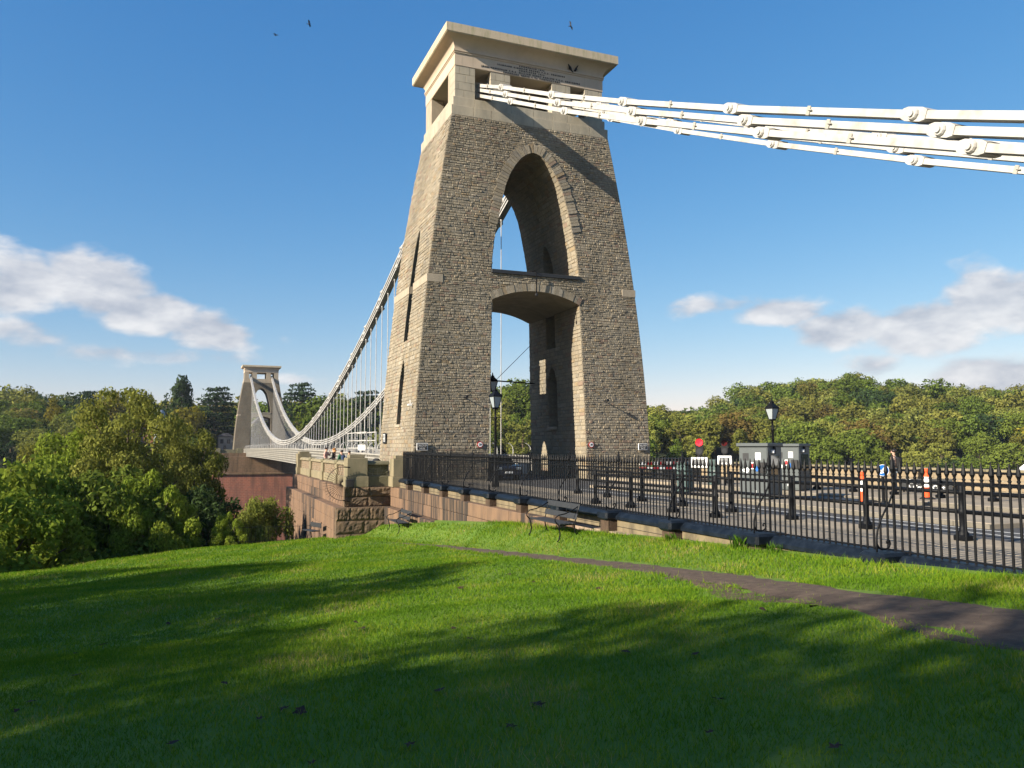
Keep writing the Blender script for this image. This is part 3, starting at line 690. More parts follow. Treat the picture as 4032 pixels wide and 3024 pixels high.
# ------------------------------------------------------------------ far abutment
fa = thing('bridge_abutment', 'tall red sandstone abutment under the far tower', 'abutment', (0,0,0), 0, 'bridge abutments')
def masonry_far(name, c1, c2, mort, stain):
    ma = bpy.data.materials.new(name); ma.use_nodes = True; t = ma.node_tree; n, m, L = NT(t); b = t.nodes['Principled BSDF']; b.inputs['Roughness'].default_value = .92; b.inputs['Specular IOR Level'].default_value = .2
    g = n('ShaderNodeNewGeometry'); sp = n('ShaderNodeSeparateXYZ'); L(g.outputs['Position'], sp.inputs[0]); cb = n('ShaderNodeCombineXYZ'); L(m('ADD', sp.outputs[0], sp.outputs[1]), cb.inputs[0]); L(sp.outputs[2], cb.inputs[1])
    br = n('ShaderNodeTexBrick', i_Scale=1.0); br.inputs['Brick Width'].default_value = 1.1; br.inputs['Row Height'].default_value = .48; br.inputs['Mortar Size'].default_value = .03
    br.inputs['Color1'].default_value = (*c1, 1); br.inputs['Color2'].default_value = (*c2, 1); br.inputs['Mortar'].default_value = (*mort, 1); L(cb.outputs[0], br.inputs['Vector'])
    mp = n('ShaderNodeMapping'); mp.inputs['Scale'].default_value = (.8, .8, .12); L(g.outputs['Position'], mp.inputs[0]); a = n('ShaderNodeTexNoise', i_Scale=1.0, i_Detail=7, i_Roughness=.65); L(mp.outputs[0], a.inputs['Vector'])
    r = n('ShaderNodeMapRange'); L(a.outputs[0], r.inputs[0]); r.inputs[1].default_value = .42; r.inputs[2].default_value = .68; x = n('ShaderNodeMixRGB'); L(r.outputs[0], x.inputs[0]); L(br.outputs[0], x.inputs[1]); x.inputs[2].default_value = (*stain, 1); L(x.outputs[0], b.inputs['Base Color']); return ma
M_FAR = masonry_far('far_red_masonry', (.31,.11,.07), (.25,.098,.065), (.34,.20,.145), (.155,.078,.057))
M_FART = masonry_far('far_brown_masonry', (.21,.125,.074), (.17,.11,.066), (.25,.185,.13), (.09,.065,.04))
MB().rings([[(-13.9+dx, 195.6+dy, z), (13.9-dx, 195.6+dy, z), (13.9-dx, 240, z), (-13.9+dx, 240, z)] for dx, dy, z in ((-1.6,-2.4,-48), (.15,.2,-7.2))]).build('shaft', M_FAR, fa)
MB().cbox(-13.85, 13.85, 195.4, 240, -7.25, -6.6, .1).build('string_course', M_FART, fa)
MB().cbox(-13.5, 13.5, 196.2, 240, -6.6, -2.0, .1).build('upper_shaft', M_FART, fa)
MB().cbox(-13.3, 13.3, 196.5, 240, -2.0, -1.0, .05).build('plinth', M_FART, fa)
for x0, x1 in ((-13.2,-11.9), (-7.4,-5.9), (5.9,7.4), (11.9,13.2)): MB().cbox(x0, x1, 196.6, 198, -1.0, .45, .05).build('parapet_pier', M_BUFFD, fa)
for x0, x1 in ((-11.9,-7.4), (7.4,11.9)): MB().cbox(x0, x1, 197.0, 197.5, -1.0, .05, .05).build('parapet', M_BUFFD, fa)
r_ = random.Random(5)
for k in range(20):                                      # course lines cut as long blocks near the top, where they can be told apart
    pass

# ------------------------------------------------------------------ near abutment terrace
ab = thing('terrace_abutment', 'stepped red sandstone terrace wall with rock-faced end below the tower', 'abutment', (0,0,0), 0, 'bridge abutments')
def block_wall(parent, axis, fixed, sgn, a0, a1, z0, z1, ch, bl, ma, depth=.5, rough=0, ma2=None, p2=.0, r=rnd, pick=None):
    """courses of big squared blocks. axis 'y': wall runs along y at x=fixed, face towards sgn*x"""
    nz = max(1, round((z1-z0)/ch))
    for k in range(nz):
        za, zb = z0+(z1-z0)*k/nz, z0+(z1-z0)*(k+1)/nz; a = a0; first = True
        while a < a1-.05:
            l = bl*r.uniform(.7, 1.35)*(.55 if first and k % 2 else 1); first = False
            if a1-a-l < bl*.45: l = a1-a
            e = r.uniform(0, .02) + rough*.5; g = .009
            mm = ma2 if ma2 and (pick((a+l/2)) if pick else r.random() < p2) else ma
            f0, f1 = sorted((fixed + sgn*e, fixed - sgn*depth))
            mb = MB()
            if rough:
                # rock-faced: the face is a small lumpy grid
                nu, nw = 11, 6; vs = []
                for j in range(nw+1):
                    for i in range(nu+1):
                        edge = i in (0, nu) or j in (0, nw); o = 0 if edge else rough*(.55 + .45*noise.noise(Vector((i*.55+a*3, j*.6+za*5, 1.7))) + r.uniform(-.16, .16))
                        u = a+g+(l-2*g)*i/nu; z = za+g+(zb-za-2*g)*j/nw
                        vs.append((fixed+sgn*o, u, z) if axis == 'y' else (u, fixed+sgn*o, z))
                fs = [(j*(nu+1)+i, j*(nu+1)+i+1, (j+1)*(nu+1)+i+1, (j+1)*(nu+1)+i) for j in range(nw) for i in range(nu)]
                mb.add(vs, fs); b0 = len(mb.v)
                cs = [vs[0], vs[nu], vs[-1], vs[nw*(nu+1)]]
                bk = [((fixed-sgn*depth), p[1], p[2]) if axis == 'y' else (p[0], fixed-sgn*depth, p[2]) for p in cs]
                mb.add(cs+bk, [(0,1,5,4),(1,2,6,5),(2,3,7,6),(3,0,4,7),(4,5,6,7)])
                bm_ = mb.mesh('block'); b2 = bmesh.new(); b2.from_mesh(bm_); bmesh.ops.remove_doubles(b2, verts=b2.verts, dist=.0005); b2.to_mesh(bm_); b2.free()
                obj('block', bm_, mm, parent)
            else:
                if axis == 'y': mb.cbox(f0, f1, a+g, a+l-g, za+g*.6, zb-g*.6, .018)
                else: mb.cbox(a+g, a+l-g, f0, f1, za+g*.6, zb-g*.6, .018)
                mb.build('block', mm, parent)
            a += l
YT = -6.5
# core masses behind the facing blocks
MB().box(-11.5, -4, YT+.35, 16.2, -10, -1.22).build('core', M_JOINT, ab); MB().box(-12.0, -4, YT-.05, 16.2, -14, -2.22).build('core', M_JOINT, ab)
stain = lambda y: 1.2 < y < 6.2 and rnd.random() < .85
block_wall(ab, 'y', -11.85, -1, YT+.45, 16.4, -2.2, -1.2, .5, 1.25, M_SAND, .5, 0, M_SANDD, 0, rnd, stain)
block_wall(ab, 'y', -12.32, -1, YT+.1, 16.4, -9.4, -2.2, .62, 1.35, M_SAND, .5, 0, M_SANDD, 0, rnd, stain)
block_wall(ab, 'x', YT, -1, -11.85, -9.2, -2.2, -1.2, .5, 1.0, M_ROCK, .45, .07)
block_wall(ab, 'x', YT-.38, -1, -12.32, -9.6, -6.2, -2.2, .66, 1.1, M_ROCK, .45, .08)
# parapet: piers, recessed brick panels, rounded copings
pr_ = thing('terrace_parapet', 'buff stone parapet with piers and rounded coping around terrace', 'parapet')
def pier(x0, x1, y0, y1, zt, ma):
    MB().cbox(x0-.05, x1+.05, y0-.05, y1+.05, -1.2, -.66, .02).build('pier_base', ma, pr_)
    MB().cbox(x0, x1, y0, y1, -.66, zt, .02).build('pier_shaft', ma, pr_)
    MB().cbox(x0+.13, x1-.13, y0+.13, y1-.13, zt, zt+.17, .02).build('pier_cap', ma, pr_)
pier(-11.72, -10.66, YT+.05, YT+1.05, .30, M_BUFF); pier(-9.5, -8.72, YT-.75, YT+.1, .26, M_BUFF); pier(-11.72, -10.7, 14.6, 15.7, .34, M_BUFF)
def coping_y(x, y0, y1, zt):
    pts = [(x+.21*math.cos(a), zt-.16+.16*math.sin(a)) for a in np.linspace(0, math.pi, 7)] + [(x-.21, zt-.2), (x+.21, zt-.2)]
    n_ = max(1, round((y1-y0)/1.6))
    for i in range(n_): MB().prism(pts, 'y', y0+(y1-y0)*i/n_+.006, y0+(y1-y0)*(i+1)/n_-.006).build('coping', M_BUFF, pr_)
coping_y(-11.35, YT+1.05, 14.6, .10)
pts_ = [(.21*math.cos(a), -.02+.16*math.sin(a)) for a in np.linspace(0, math.pi, 7)] + [(-.21, -.06), (.21, -.06)]
MB().prism([(YT+.35+u, v) for u, v in pts_], 'x', -10.66, -9.5).build('coping', M_BUFFD, pr_)
MB().box(-11.42, -11.28, YT+1.05, 14.6, -1.2, -.05).build('panel_core', M_MORT, pr_); MB().box(-10.66, -9.5, YT+.3, YT+.5, -1.2, -.05).build('panel_core', M_MORT, pr_)
for y in (-1.8, 3.4, 9.0):
    MB().cbox(-11.62, -11.3, y-.42, y+.42, -1.2, -.66, .02).build('pilaster_base', M_BUFF, pr_); MB().cbox(-11.56, -11.3, y-.34, y+.34, -.66, -.06, .02).build('pilaster', M_BUFF, pr_)
    MB().cbox(-11.6, -11.1, y-.38, y+.38, -.08, .14, .05).build('pilaster_cap', M_BUFFD, pr_)
MB().cbox(-11.5, -11.3, YT+1.05, 14.6, -1.2, -.72, .02).build('plinth', M_BUFF, pr_)
rb = random.Random(9)
sb = lay(lambda u, z, o: (-11.42-o*.5, u, z), -.70, -.08, lambda z: (YT+1.1, 14.55), rb, None, (.11,.14), (.22,.42), False)
me_ = join_stones('panel_bricks', sb, pr_, None, rb); me_.data.materials.append(M_BRICK)
for s_, _ in lay(lambda u, z, o: (u, YT+.3-o*.5, z), -.62, -.08, lambda z: (-10.62, -9.54), rb, None, (.10,.13), (.22,.36), False):
    m_ = bpy.data.meshes.new('brick'); m_.from_pydata([tuple(map(float, p)) for p in s_], [], SF); obj('brick', m_, M_BUFFD, pr_)
MB().cbox(-10.66, -9.5, YT+.2, YT+.5, -1.2, -.64, .02).build('plinth', M_BUFFD, pr_)
MB().box(-11.2, -7.9, YT+.6, 15.5, -1.18, -1.0).build('terrace_paving', M_PAVE, pr_)
# anti-climb fan of iron spikes and its black flood lamp on the terrace corner
fan = thing('spiked_fan', 'rusty iron fan of radiating spikes on the terrace corner', 'spike guard', (-11.95, YT-.15, -1.0))
pts = [(-.85*math.sin(a)*.95, 0, .85*math.cos(a)) for a in np.linspace(-.25, math.pi+.25, 22)]
M_RUST = mat('rusty_iron', (.055,.035,.025), .8, .4, 20)
MB().tube([(p[0]-.02, p[1], p[2]) for p in pts], .016, 5).build('rim', M_RUST, fan)
for i in range(21):
    a = math.pi*(i+.3)/21; MB().tube([(-.08*math.sin(a), 0, .08*math.cos(a)), (-1.02*math.sin(a), 0, 1.02*math.cos(a))], [.016, .008], 4).build('spike', M_RUST, fan)
MB().tube([(0,0,.85), (.35,.02,.82)], .03, 5).build('arm', M_IRON, fan); MB().tube([(0,0,-.85), (.35,.02,-.9)], .03, 5).build('arm', M_IRON, fan)
fl = thing('flood_lamp', 'black box flood lamp fixed at the terrace corner', 'lamp', (-11.66, YT-.42, -.98))
MB().cbox(-.2, .2, -.12, .12, -.2, .2, .02).build('housing', M_BLACK, fl); MB().cbox(-.04, .04, .1, .36, -.04, .04, .01).build('bracket', M_IRON, fl); MB().cbox(-.17, .17, -.135, -.118, -.17, .17, .004).build('lens', M_DGLASS, fl)

# ------------------------------------------------------------------ retaining wall and dwarf wall under the railings
rw = thing('retaining_wall', 'stained sandstone retaining wall stepping down below the railings', 'wall')
shade = lambda y: rnd.random() < (.85 if -19 < y < -9.5 else .4)  # middle stretch darkened in colour for a tree's shadow, scattered stains elsewhere
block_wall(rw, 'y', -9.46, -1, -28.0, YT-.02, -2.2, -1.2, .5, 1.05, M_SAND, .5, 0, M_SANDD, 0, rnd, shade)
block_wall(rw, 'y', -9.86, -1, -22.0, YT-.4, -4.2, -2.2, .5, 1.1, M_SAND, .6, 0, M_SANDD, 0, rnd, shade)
MB().box(-9.4, -8.8, -90, YT, -3.5, -1.22).build('core', M_JOINT, rw)
dw = thing('dwarf_wall', 'low wall with blue-black coping and painted piers carrying the railings', 'wall')
STAY = [-9.79-2.853*i for i in range(13)]
cop = [(-9.24,-.93),(-9.24,-.86),(-9.13,-.755),(-8.88,-.745),(-8.80,-.80),(-8.80,-.93)]
edges = [YT-.75] + STAY + [-46.5]
for a, b in zip(edges[:-1], edges[1:]):
    y1, y0 = a-(.24 if a in STAY else 0), b+(.24 if b in STAY else 0)
    if y1-y0 < .2: continue
    MB().prism(cop, 'y', y0+.004, y1-.004).build('coping', M_IRONB, dw)
    MB().box(-9.17, -8.85, y0-.05, y1+.05, -2.0, -.925).build('panel', M_PANEL, dw)
for i, y in enumerate(STAY):
    MB().cbox(-9.52, -8.78, y-.245, y+.245, -.95, -.715, .05).build('coping_block', M_IRONB, dw)
    MB().cbox(-9.44, -8.85, y-.2, y+.2, -2.0, -.95, .02).build('pier', M_PIERB, dw)

# ------------------------------------------------------------------ railings
rl = thing('railings', 'black iron spear-topped railings with scrolled stays above the lawn', 'railings', (-9.0, 0, -.745))
ME_BAR = MB().lathe([(.018,0),(.018,1.06),(.025,1.065),(.025,1.11),(.017,1.115),(.017,1.145),(.025,1.155),(.025,1.17),(.016,1.18),(.02,1.2),(.036,1.235),(.032,1.265),(.005,1.40)], k=6).mesh('bar'); ME_BAR.materials.append(M_IRON)
ME_POST = MB().lathe([(.022,0),(.022,1.06),(.032,1.065),(.032,1.12),(.02,1.125),(.02,1.16),(.032,1.175),(.032,1.2),(.02,1.215),(.045,1.28),(.04,1.32),(.005,1.53)], k=8).mesh('post'); ME_POST.materials.append(M_IRON)
sc_pts = [(0,1.07),(-.005,.98),(-.03,.88),(-.09,.77),(-.18,.65),(-.27,.52),(-.34,.38),(-.37,.25),(-.375,.12),(-.375,0)]
curl = [(-.375,.2),(-.365,.14),(-.33,.09),(-.27,.062),(-.19,.062),(-.13,.09),(-.10,.14),(-.11,.185),(-.145,.2),(-.17,.175),(-.16,.15)]
ME_STAY = MB().tube([(x, 0, z) for x, z in sc_pts], .017, 6).tube([(x, 0, z) for x, z in curl], [.015]*6+[.014,.013,.013,.016,.018], 6).mesh('stay', True); ME_STAY.materials.append(M_IRON)
y = YT-.82; sp = 2.853/21; ysb = []
k0 = int((STAY[0]-(YT-.82))/-sp)
i = -k0
while True:
    yy = STAY[0]-sp*i
    if yy < -46.3: break
    i_ = i; i += 1
    if yy > YT-.8: continue
    if i_ % 21 == 0:
        p = obj('post', ME_POST, None, rl); p.location = (0, yy, 0); s = obj('stay', ME_STAY, None, p)
    else:
        p = obj('bar', ME_BAR, None, rl); p.location = (rnd.uniform(-.002,.002), yy, 0); p.rotation_euler = (rnd.uniform(-.006,.006), rnd.uniform(-.006,.006), 0)
MB().box(-.022, .022, -46.4, YT-.75, 1.075, 1.10).build('top_rail', M_IRON, rl)
MB().box(-.018, .018, -46.4, YT-.75, .02, .045).build('bottom_rail', M_IRON, rl)
# ------------------------------------------------------------------ pedestrian guard rails
def guard(label, pts, post_h=1.06, zb=-.97):
    t = thing('guard_rail', label, 'guard rail', (pts[0][0], pts[0][1], zb), 0, 'pedestrian guard rails')
    x0, y0 = pts[0]
    for x, y in pts:
        p = MB().lathe([(.11,0),(.11,.16),(.075,.2),(.06,.3),(.066,.52),(.08,.54),(.08,.6),(.064,.62),(.06,post_h-.16),(.075,post_h-.14),(.075,post_h-.08),(.055,post_h-.06),(.06,post_h),(.03,post_h+.05)], x-x0, y-y0, 10).build('post', M_IRON, t, True)
        MB().cbox(x-x0-.13, x-x0+.13, y-y0-.13, y-y0+.13, 0, .12, .02).build('foot', M_IRON, p)
    for a, b in zip(pts[:-1], pts[1:]):
        for z in (post_h-.11, .57): MB().tube([(a[0]-x0, a[1]-y0, z), (b[0]-x0, b[1]-y0, z)], .042, 8).build('rail', M_IRON, t, True)
    return t
guard('black guard rail along the kerb just behind the spear railings', [(-4.95, -19.3-2.42*i) for i in range(11)])
guard('short black guard rail between spear railings and kerb by lamp post', [(-6.95, -24.6), (-6.75, -26.5), (-6.5, -28.4), (-6.38, -30.2)])
guard('black guard rail on the far pavement in front of the parapet wall', [(6.1, -14.2-2.05*i) for i in range(15)])
# far parapet wall of the approach
pw = thing('parapet_wall', 'long buff stone parapet wall across the road', 'wall')
MB().box(9.42, 9.9, -60, -4, -1.3, -.12).build('wall_core', M_MORT, pw)
rb = random.Random(31); sf = lay(lambda u, z, o: (9.42-o*.4, u, z), -1.0, -.12, lambda z: (-50, -4), rb, None, (.16,.22), (.35,.75), False)
o = join_stones('wall_stones', sf, pw, None, rb); o.data.materials.append(mat('buff_wall_stone', (.29,.225,.145), .9, 0, 2, .4, 14, col2=(.22,.17,.11)))
for i in range(30): MB().cbox(9.32, 10.0, -60+1.9*i+.006, -58.1+1.9*i-.006, -.12, .0, .04).build('coping', M_BUFF, pw)
# ------------------------------------------------------------------ kiosks and cabinets
def kiosk(label, x, y, rz):
    t = thing('toll_kiosk', label, 'kiosk', (x, y, -.97), rz, 'toll kiosks')
    w, d, h = .53, .62, 1.86                      # half width (screen side faces -Y local), half depth
    MB().cbox(-w, w, -d, d, .04, h, .012).build('cabinet', M_GREY, t)
    MB().cbox(-w+.04, w-.04, -d+.04, d-.04, 0, .05, .01).build('plinth', M_DKGR, t)
    MB().cbox(-w-.07, w+.05, -d-.09, d+.05, h, h+.12, .015).build('roof', M_GREY, t)
    dr = MB().cbox(-w+.03, w-.03, -d-.012, -d+.01, .1, h-.06, .006).build('door', M_GREY, t)
    MB().cbox(-w+.14, -w+.36, -d-.02, -d-.004, 1.36, 1.62, .004).build('vent', M_DKGR, dr)
    MB().cbox(.08, .28, -d-.02, -d-.004, 1.38, 1.64, .002).build('notice', M_PAPER, t)
    MB().cbox(-.08, .06, -d-.022, -d-.004, 1.06, 1.30, .002).build('notice', M_SIGNW, t); MB().cbox(-.06, .04, -d-.026, -d-.018, 1.09, 1.26, .002).build('notice_mark', M_RED, t)
    MB().cbox(.06, .18, -d-.022, -d-.004, .98, 1.16, .002).build('notice', M_BLUE, t)
    MB().cbox(.2, .48, -d-.06, -d-.004, .92, 1.30, .01).build('card_reader', M_BLACK, t)
    MB().prism([(-w+.08, 1.02), (-w+.3, 1.12), (-.12, 1.02), (-w+.28, .9)], 'y', -d-.02, -d-.006).build('sticker', M_PAPER, t)
    MB().cbox(w-.002, w+.012, -d+.25, d-.2, .85, 1.55, .006).build('window', M_DGLASS, t)
    MB().cbox(w, w+.1, -d+.28, -d+.4, 1.62, 1.74, .01).build('camera_box', M_SIGNW, t); MB().tube([(w+.05,-d+.5,1.6),(w+.05,-d+.5,1.86)], .05, 8).build('flue', M_BLACK, t)
    MB().cbox(.02, .1, -d-.03, -d, .2, .32, .004).build('plate', M_SIGNW, t)
    return t
kiosk('nearer grey-green toll kiosk on the traffic island', -.1, -24.3, R(-62))
kiosk('farther grey-green toll kiosk half hidden behind the other', 4.75, -20.4, R(-62))
def cabinet(label, x, y, rz, h):
    t = thing('control_cabinet', label, 'cabinet', (x, y, -.97), rz, 'small green cabinets')
    MB().cbox(-.24, .24, -.25, .25, 0, h-.1, .015).build('body', M_GREEN, t); MB().prism([(-.27,h-.1),(.27,h-.1),(.2,h),(-.2,h)], 'y', -.28, .28).build('lid', M_GREEN, t)
    MB().cbox(-.2, .2, -.262, -.245, .1, h-.16, .005).build('door', M_GREEN, t); MB().cbox(.12, .16, -.28, -.26, h*.5, h*.5+.1, .004).build('handle', M_STEEL, t)
    return t
cabinet('small dark green cabinet left of the lit red signal', -.15, -19.6, R(-62), 1.22); cabinet('small green cabinet between the two traffic signals', 4.65, -15.0, R(-62), 1.22)
def signal(label, x, y, lit):
    t = thing('traffic_signal', label, 'traffic light', (x, y, -.97), R(-38), 'barrier traffic signals')
    MB().lathe([(.07,0),(.05,.08),(.045,1.7)], 0, 0, 8).build('pole', M_IRON, t)
    q = [(.155*math.cos(a), 2.02+.155*math.sin(a)) for a in np.linspace(0, math.pi, 9)] + [(.155*math.cos(a), 1.64+.155*math.sin(a)) for a in np.linspace(math.pi, 2*math.pi, 9)]
    MB().prism(q, 'y', -.06, .1).build('backplate', M_BLACK, t)
    h = MB(); h.rings([[(.14*math.cos(2*math.pi*j/16), yy, 2.02+.14*math.sin(2*math.pi*j/16)) for j in range(16)] for yy in (-.075, -.062)]); h.build('red_lens', M_REDLAMP if lit else M_OFFLAMP, t)
    rs = [[(.15*math.cos(a), yy, 2.02+.15*math.sin(a)) for a in np.linspace(0, math.pi, 9)] for yy in (-.06, -.24)]; MB().rings(rs, False, False).build('visor', M_BLACK, t)
    h = MB(); h.rings([[(.12*math.cos(2*math.pi*j/16), yy, 1.66+.12*math.sin(2*math.pi*j/16)) for j in range(16)] for yy in (-.072, -.062)]); h.build('green_lens', M_DKGR, t)
    b = MB().cbox(-.33, .33, -.1, .05, .99, 1.42, .02).build('sign_box', M_SIGNW, t); MB().cbox(-.345, .345, -.08, .06, .975, 1.435, .02).build('sign_frame', M_DKGR, b)
    s = MB().cbox(-.22, .22, -.115, -.098, 1.1, 1.33, .01).build('display', M_DGLASS, b); MB().cbox(-.195, .195, -.12, -.114, 1.125, 1.305, .004).build('display_face', mat('display_grey'+('a' if lit else 'b'), (.33,.34,.34), .4, .5, 14), s)
    return t
signal('traffic signal showing red above a white sign box', .1, -20.3, True); signal('unlit traffic signal above a white sign box, right of the red one', 4.55, -16.0, False)
# barrier arms
def barrier(label, x, y):
    t = thing('road_barrier', label, 'barrier', (x, y, -1.0), 0, 'road barriers')
    MB().cbox(-.2, .2, -.22, .22, 0, 1.05, .03).build('housing', M_DKGR, t)
    for i in range(7): MB().cbox(-.35-.42*(i+1), -.35-.42*i-.004, -.05, .05, .86, 1.02, .006).build('arm_stripe', M_RED if i % 2 else M_SIGNW, t)
    MB().cbox(-.35, .1, -.06, .06, .84, 1.04, .01).build('arm_root', M_IRON, t)
    for i in range(7): MB().cbox(-.35-.42*(i+1), -.35-.42*i-.004, -.05, .05, .60, .72, .006).build('skirt_stripe', M_SIGNW if i % 2 else M_RED, t)
    return t
barrier('red and white striped barrier arm lowered across the carriageway', 7.6, -8.6)
bl_ = thing('barrier_housing', 'long black barrier housing beyond the striped arm', 'housing', (8.1, -7.0, -1.0)); MB().cbox(-1.5, .9, -.3, .3, 0, 1.12, .03).build('body', M_DKGR, bl_); MB().cbox(-1.55, .95, -.35, .35, 1.12, 1.2, .02).build('lid', M_BLACK, bl_)
# bollards, keep-left sign, floor sign
def bollard(label, x, y, h, rad):
    t = thing('traffic_bollard', label, 'bollard', (x, y, -.97), 0, 'orange and white bollards')
    MB().lathe([(rad*2.1,0),(rad*2.1,.03),(rad*1.5,.07)], 0, 0, 16).build('base', M_TYRE, t)
    MB().lathe([(rad,.05),(rad,h*.40)], 0, 0, 14).build('lower_band', M_ORNG, t, False); MB().lathe([(rad*.985,h*.40),(rad*.985,h*.74)], 0, 0, 14).build('white_band', M_SIGNW, t)
    MB().lathe([(rad,h*.74),(rad*.9,h*.88),(rad*.55,h*.9),(rad*.62,h*.94),(rad*.6,h*1.0),(rad*.3,h*1.02)], 0, 0, 14).build('top', M_ORNG, t)
bollard('tall orange and white bollard beside the blue arrow sign', 1.1, -27.8, 1.02, .09); bollard('orange and white bollard in front of the visitor centre sign', 5.1, -26.8, 1.06, .12)
ks = thing('keep_left_sign', 'round blue sign with white arrow on a black post', 'sign', (1.35, -28.4, -.97), R(-38))
MB().lathe([(.1,0),(.07,.1),(.05,.14),(.045,1.05)], 0, .03, 10).build('post', M_IRON, ks)
MB().rings([[(.185*math.cos(2*math.pi*j/20), yy, 1.1+.185*math.sin(2*math.pi*j/20)) for j in range(20)] for yy in (-.03, 0)]).build('disc', M_SIGNW, ks)
MB().rings([[(.172*math.cos(2*math.pi*j/20), yy, 1.1+.172*math.sin(2*math.pi*j/20)) for j in range(20)] for yy in (-.034, -.029)]).build('blue_face', M_BLUE, ks)
a = MB().prism([(-.03,.13),(.035,.13),(.035,-.02),(.1,-.02),(0,-.13),(-.1,-.02),(-.03,-.02)], 'y', -.039, -.033).build('arrow', M_SIGNW, ks); a.location = (0,0,1.1); a.rotation_euler = (0, R(35), 0)
vs = thing('visitor_sign', 'dark sign lettered Visitor Centre and Coffee Cart by far wall', 'sign', (8.3, -24.0, -.97), R(-50))
MB().cbox(-.95, .95, -.02, .02, .08, .56, .01).build('board', M_DKGR, vs)
for x in (-.8, .8): MB().cbox(x-.03, x+.03, .02, .07, 0, .48, .01).build('leg', M_IRON, vs)
for s, z, w in (('Visitor Centre', .44, 1.42), ('& Coffee Cart', .21, 1.36)):
    me = text_mesh(s, .24, .003, True); xs = [v.co.x for v in me.vertices]; k = w/(max(xs)-min(xs)); cx = (max(xs)+min(xs))/2
    for v in me.vertices: v.co = ((v.co.x-cx)*k, -.024-v.co.z, z+v.co.y)
    obj('lettering', me, M_SIGNW, vs)
hump = tag(MB().prism([(1.95,-1.095),(2.15,-1.03),(3.65,-1.03),(3.85,-1.095)], 'y', -25.9, -23.0).build('speed_hump', M_DKGR), 'dark rubber speed hump on the far lane by the kiosks', 'speed hump')
# ------------------------------------------------------------------ street lamps
def lantern(parent, z, s=1.0, x=0, y=0):
    def sq(r, zz): return [(x+r*s*math.cos(math.pi/4+math.pi/2*j), y+r*s*math.sin(math.pi/4+math.pi/2*j), z+zz*s) for j in range(4)]
    g = MB().rings([sq(.15,.0), sq(.30,.52)]).build('lantern_glass', M_GLASS, parent)
    MB().rings([sq(.13,-.06), sq(.17,-.02), sq(.17,.02), sq(.14,.02)]).build('lantern_base', M_IRON, parent)
    for j in range(4):
        a, b = sq(.155,.0)[j], sq(.31,.52)[j]; MB().bar(a, b, .03*s, .03*s).build('glazing_bar', M_IRON, parent)
    MB().rings([sq(.34,.51), sq(.36,.54), sq(.34,.57), sq(.22,.68), sq(.13,.76), sq(.10,.80), sq(.12,.82), sq(.10,.85)]).build('lantern_roof', M_IRON, parent)
    MB().lathe([(.05*s,z+.83*s),(.06*s,z+.9*s),(.025*s,z+.93*s),(.04*s,z+.97*s),(.008*s,z+1.04*s)], x, y, 8).build('finial', M_IRON, parent)
def lamp(label, x, y, h, s=1.0):
    t = thing('street_lamp', label, 'street lamp', (x, y, -.97), R(10), 'lantern street lamps')
    MB().lathe([(.17,0),(.17,.18),(.13,.25),(.11,.7),(.13,.75),(.09,.82),(.07,1.1),(.055,h-.55),(.075,h-.52),(.075,h-.46),(.05,h-.42),(.045,h-.08),(.08,h-.06)], 0, 0, 12).build('column', M_IRON, t, True)
    MB().bar((-.3,0,h-.45), (.3,0,h-.45), .03, .03).build('ladder_bar', M_IRON, t)
    lantern(t, h, s); return t
lamp('black lantern lamp post in front of the tower archway', -6.05, -13.0, 3.66, 1.0)
lamp('black lantern lamp post above the toll kiosks', 6.6, -17.0, 3.15, 1.0)
al = thing('hanging_lantern', 'black lantern on a long arm reaching into the tower archway', 'lamp', (-1.36, 0, 0), 0, 'lantern street lamps')
lantern(al, 4.45, 1.15); MB().tube([(.2,.1,5.12), (4.6,3.45,5.3)], .045, 6).build('arm', M_IRON, al); MB().tube([(.3,.1,5.2), (4.55,4.2,8.2)], .018, 5).build('stay_wire', M_IRON, al)
# lamp brackets on the tower face, ledge lamp, camera
for nm, x in (('left', -4.68), ('right', 4.41)):
    t = thing('wall_spotlight', f'small black spotlight bracket on the tower {nm} leg', 'spotlight', (x, -D(3.7), 3.7), 0, 'tower spotlights')
    MB().tube([(0,.1,0), (0,-.42,.02)], .03, 6).build('bracket', M_IRON, t); MB().rings([[(r_*math.cos(2*math.pi*j/10), yy, .02+r_*math.sin(2*math.pi*j/10)) for j in range(10)] for yy, r_ in ((-.40,.06),(-.44,.10),(-.56,.10),(-.58,.085))]).build('lamp_head', M_BLACK, t)
t = thing('ledge_lamp', 'thin black lamp hanging from the ledge above the lower arch', 'lamp', (-.1, -4.2, 10.1))
MB().tube([(0,0,0), (0,-.02,1.32), (-.06,.15,1.42), (-.2,.25,1.42)], .035, 6).build('stem', M_IRON, t); MB().lathe([(.05,-.16),(.09,-.1),(.075,0),(.03,.06)], 0, 0, 8).build('lamp_head', M_BLACK, t)
t = thing('wall_camera', 'white security camera high on the tower left face', 'camera', (-W(3.3)-.05, -3.6, 3.25)); MB().tube([(.1,0,.1), (-.14,0,.1), (-.14,0,.3)], .025, 6).build('bracket', M_SIGNW, t); MB().cbox(-.28, -.02, -.05, .05, -.06, .06, .02).build('housing', M_SIGNW, t)
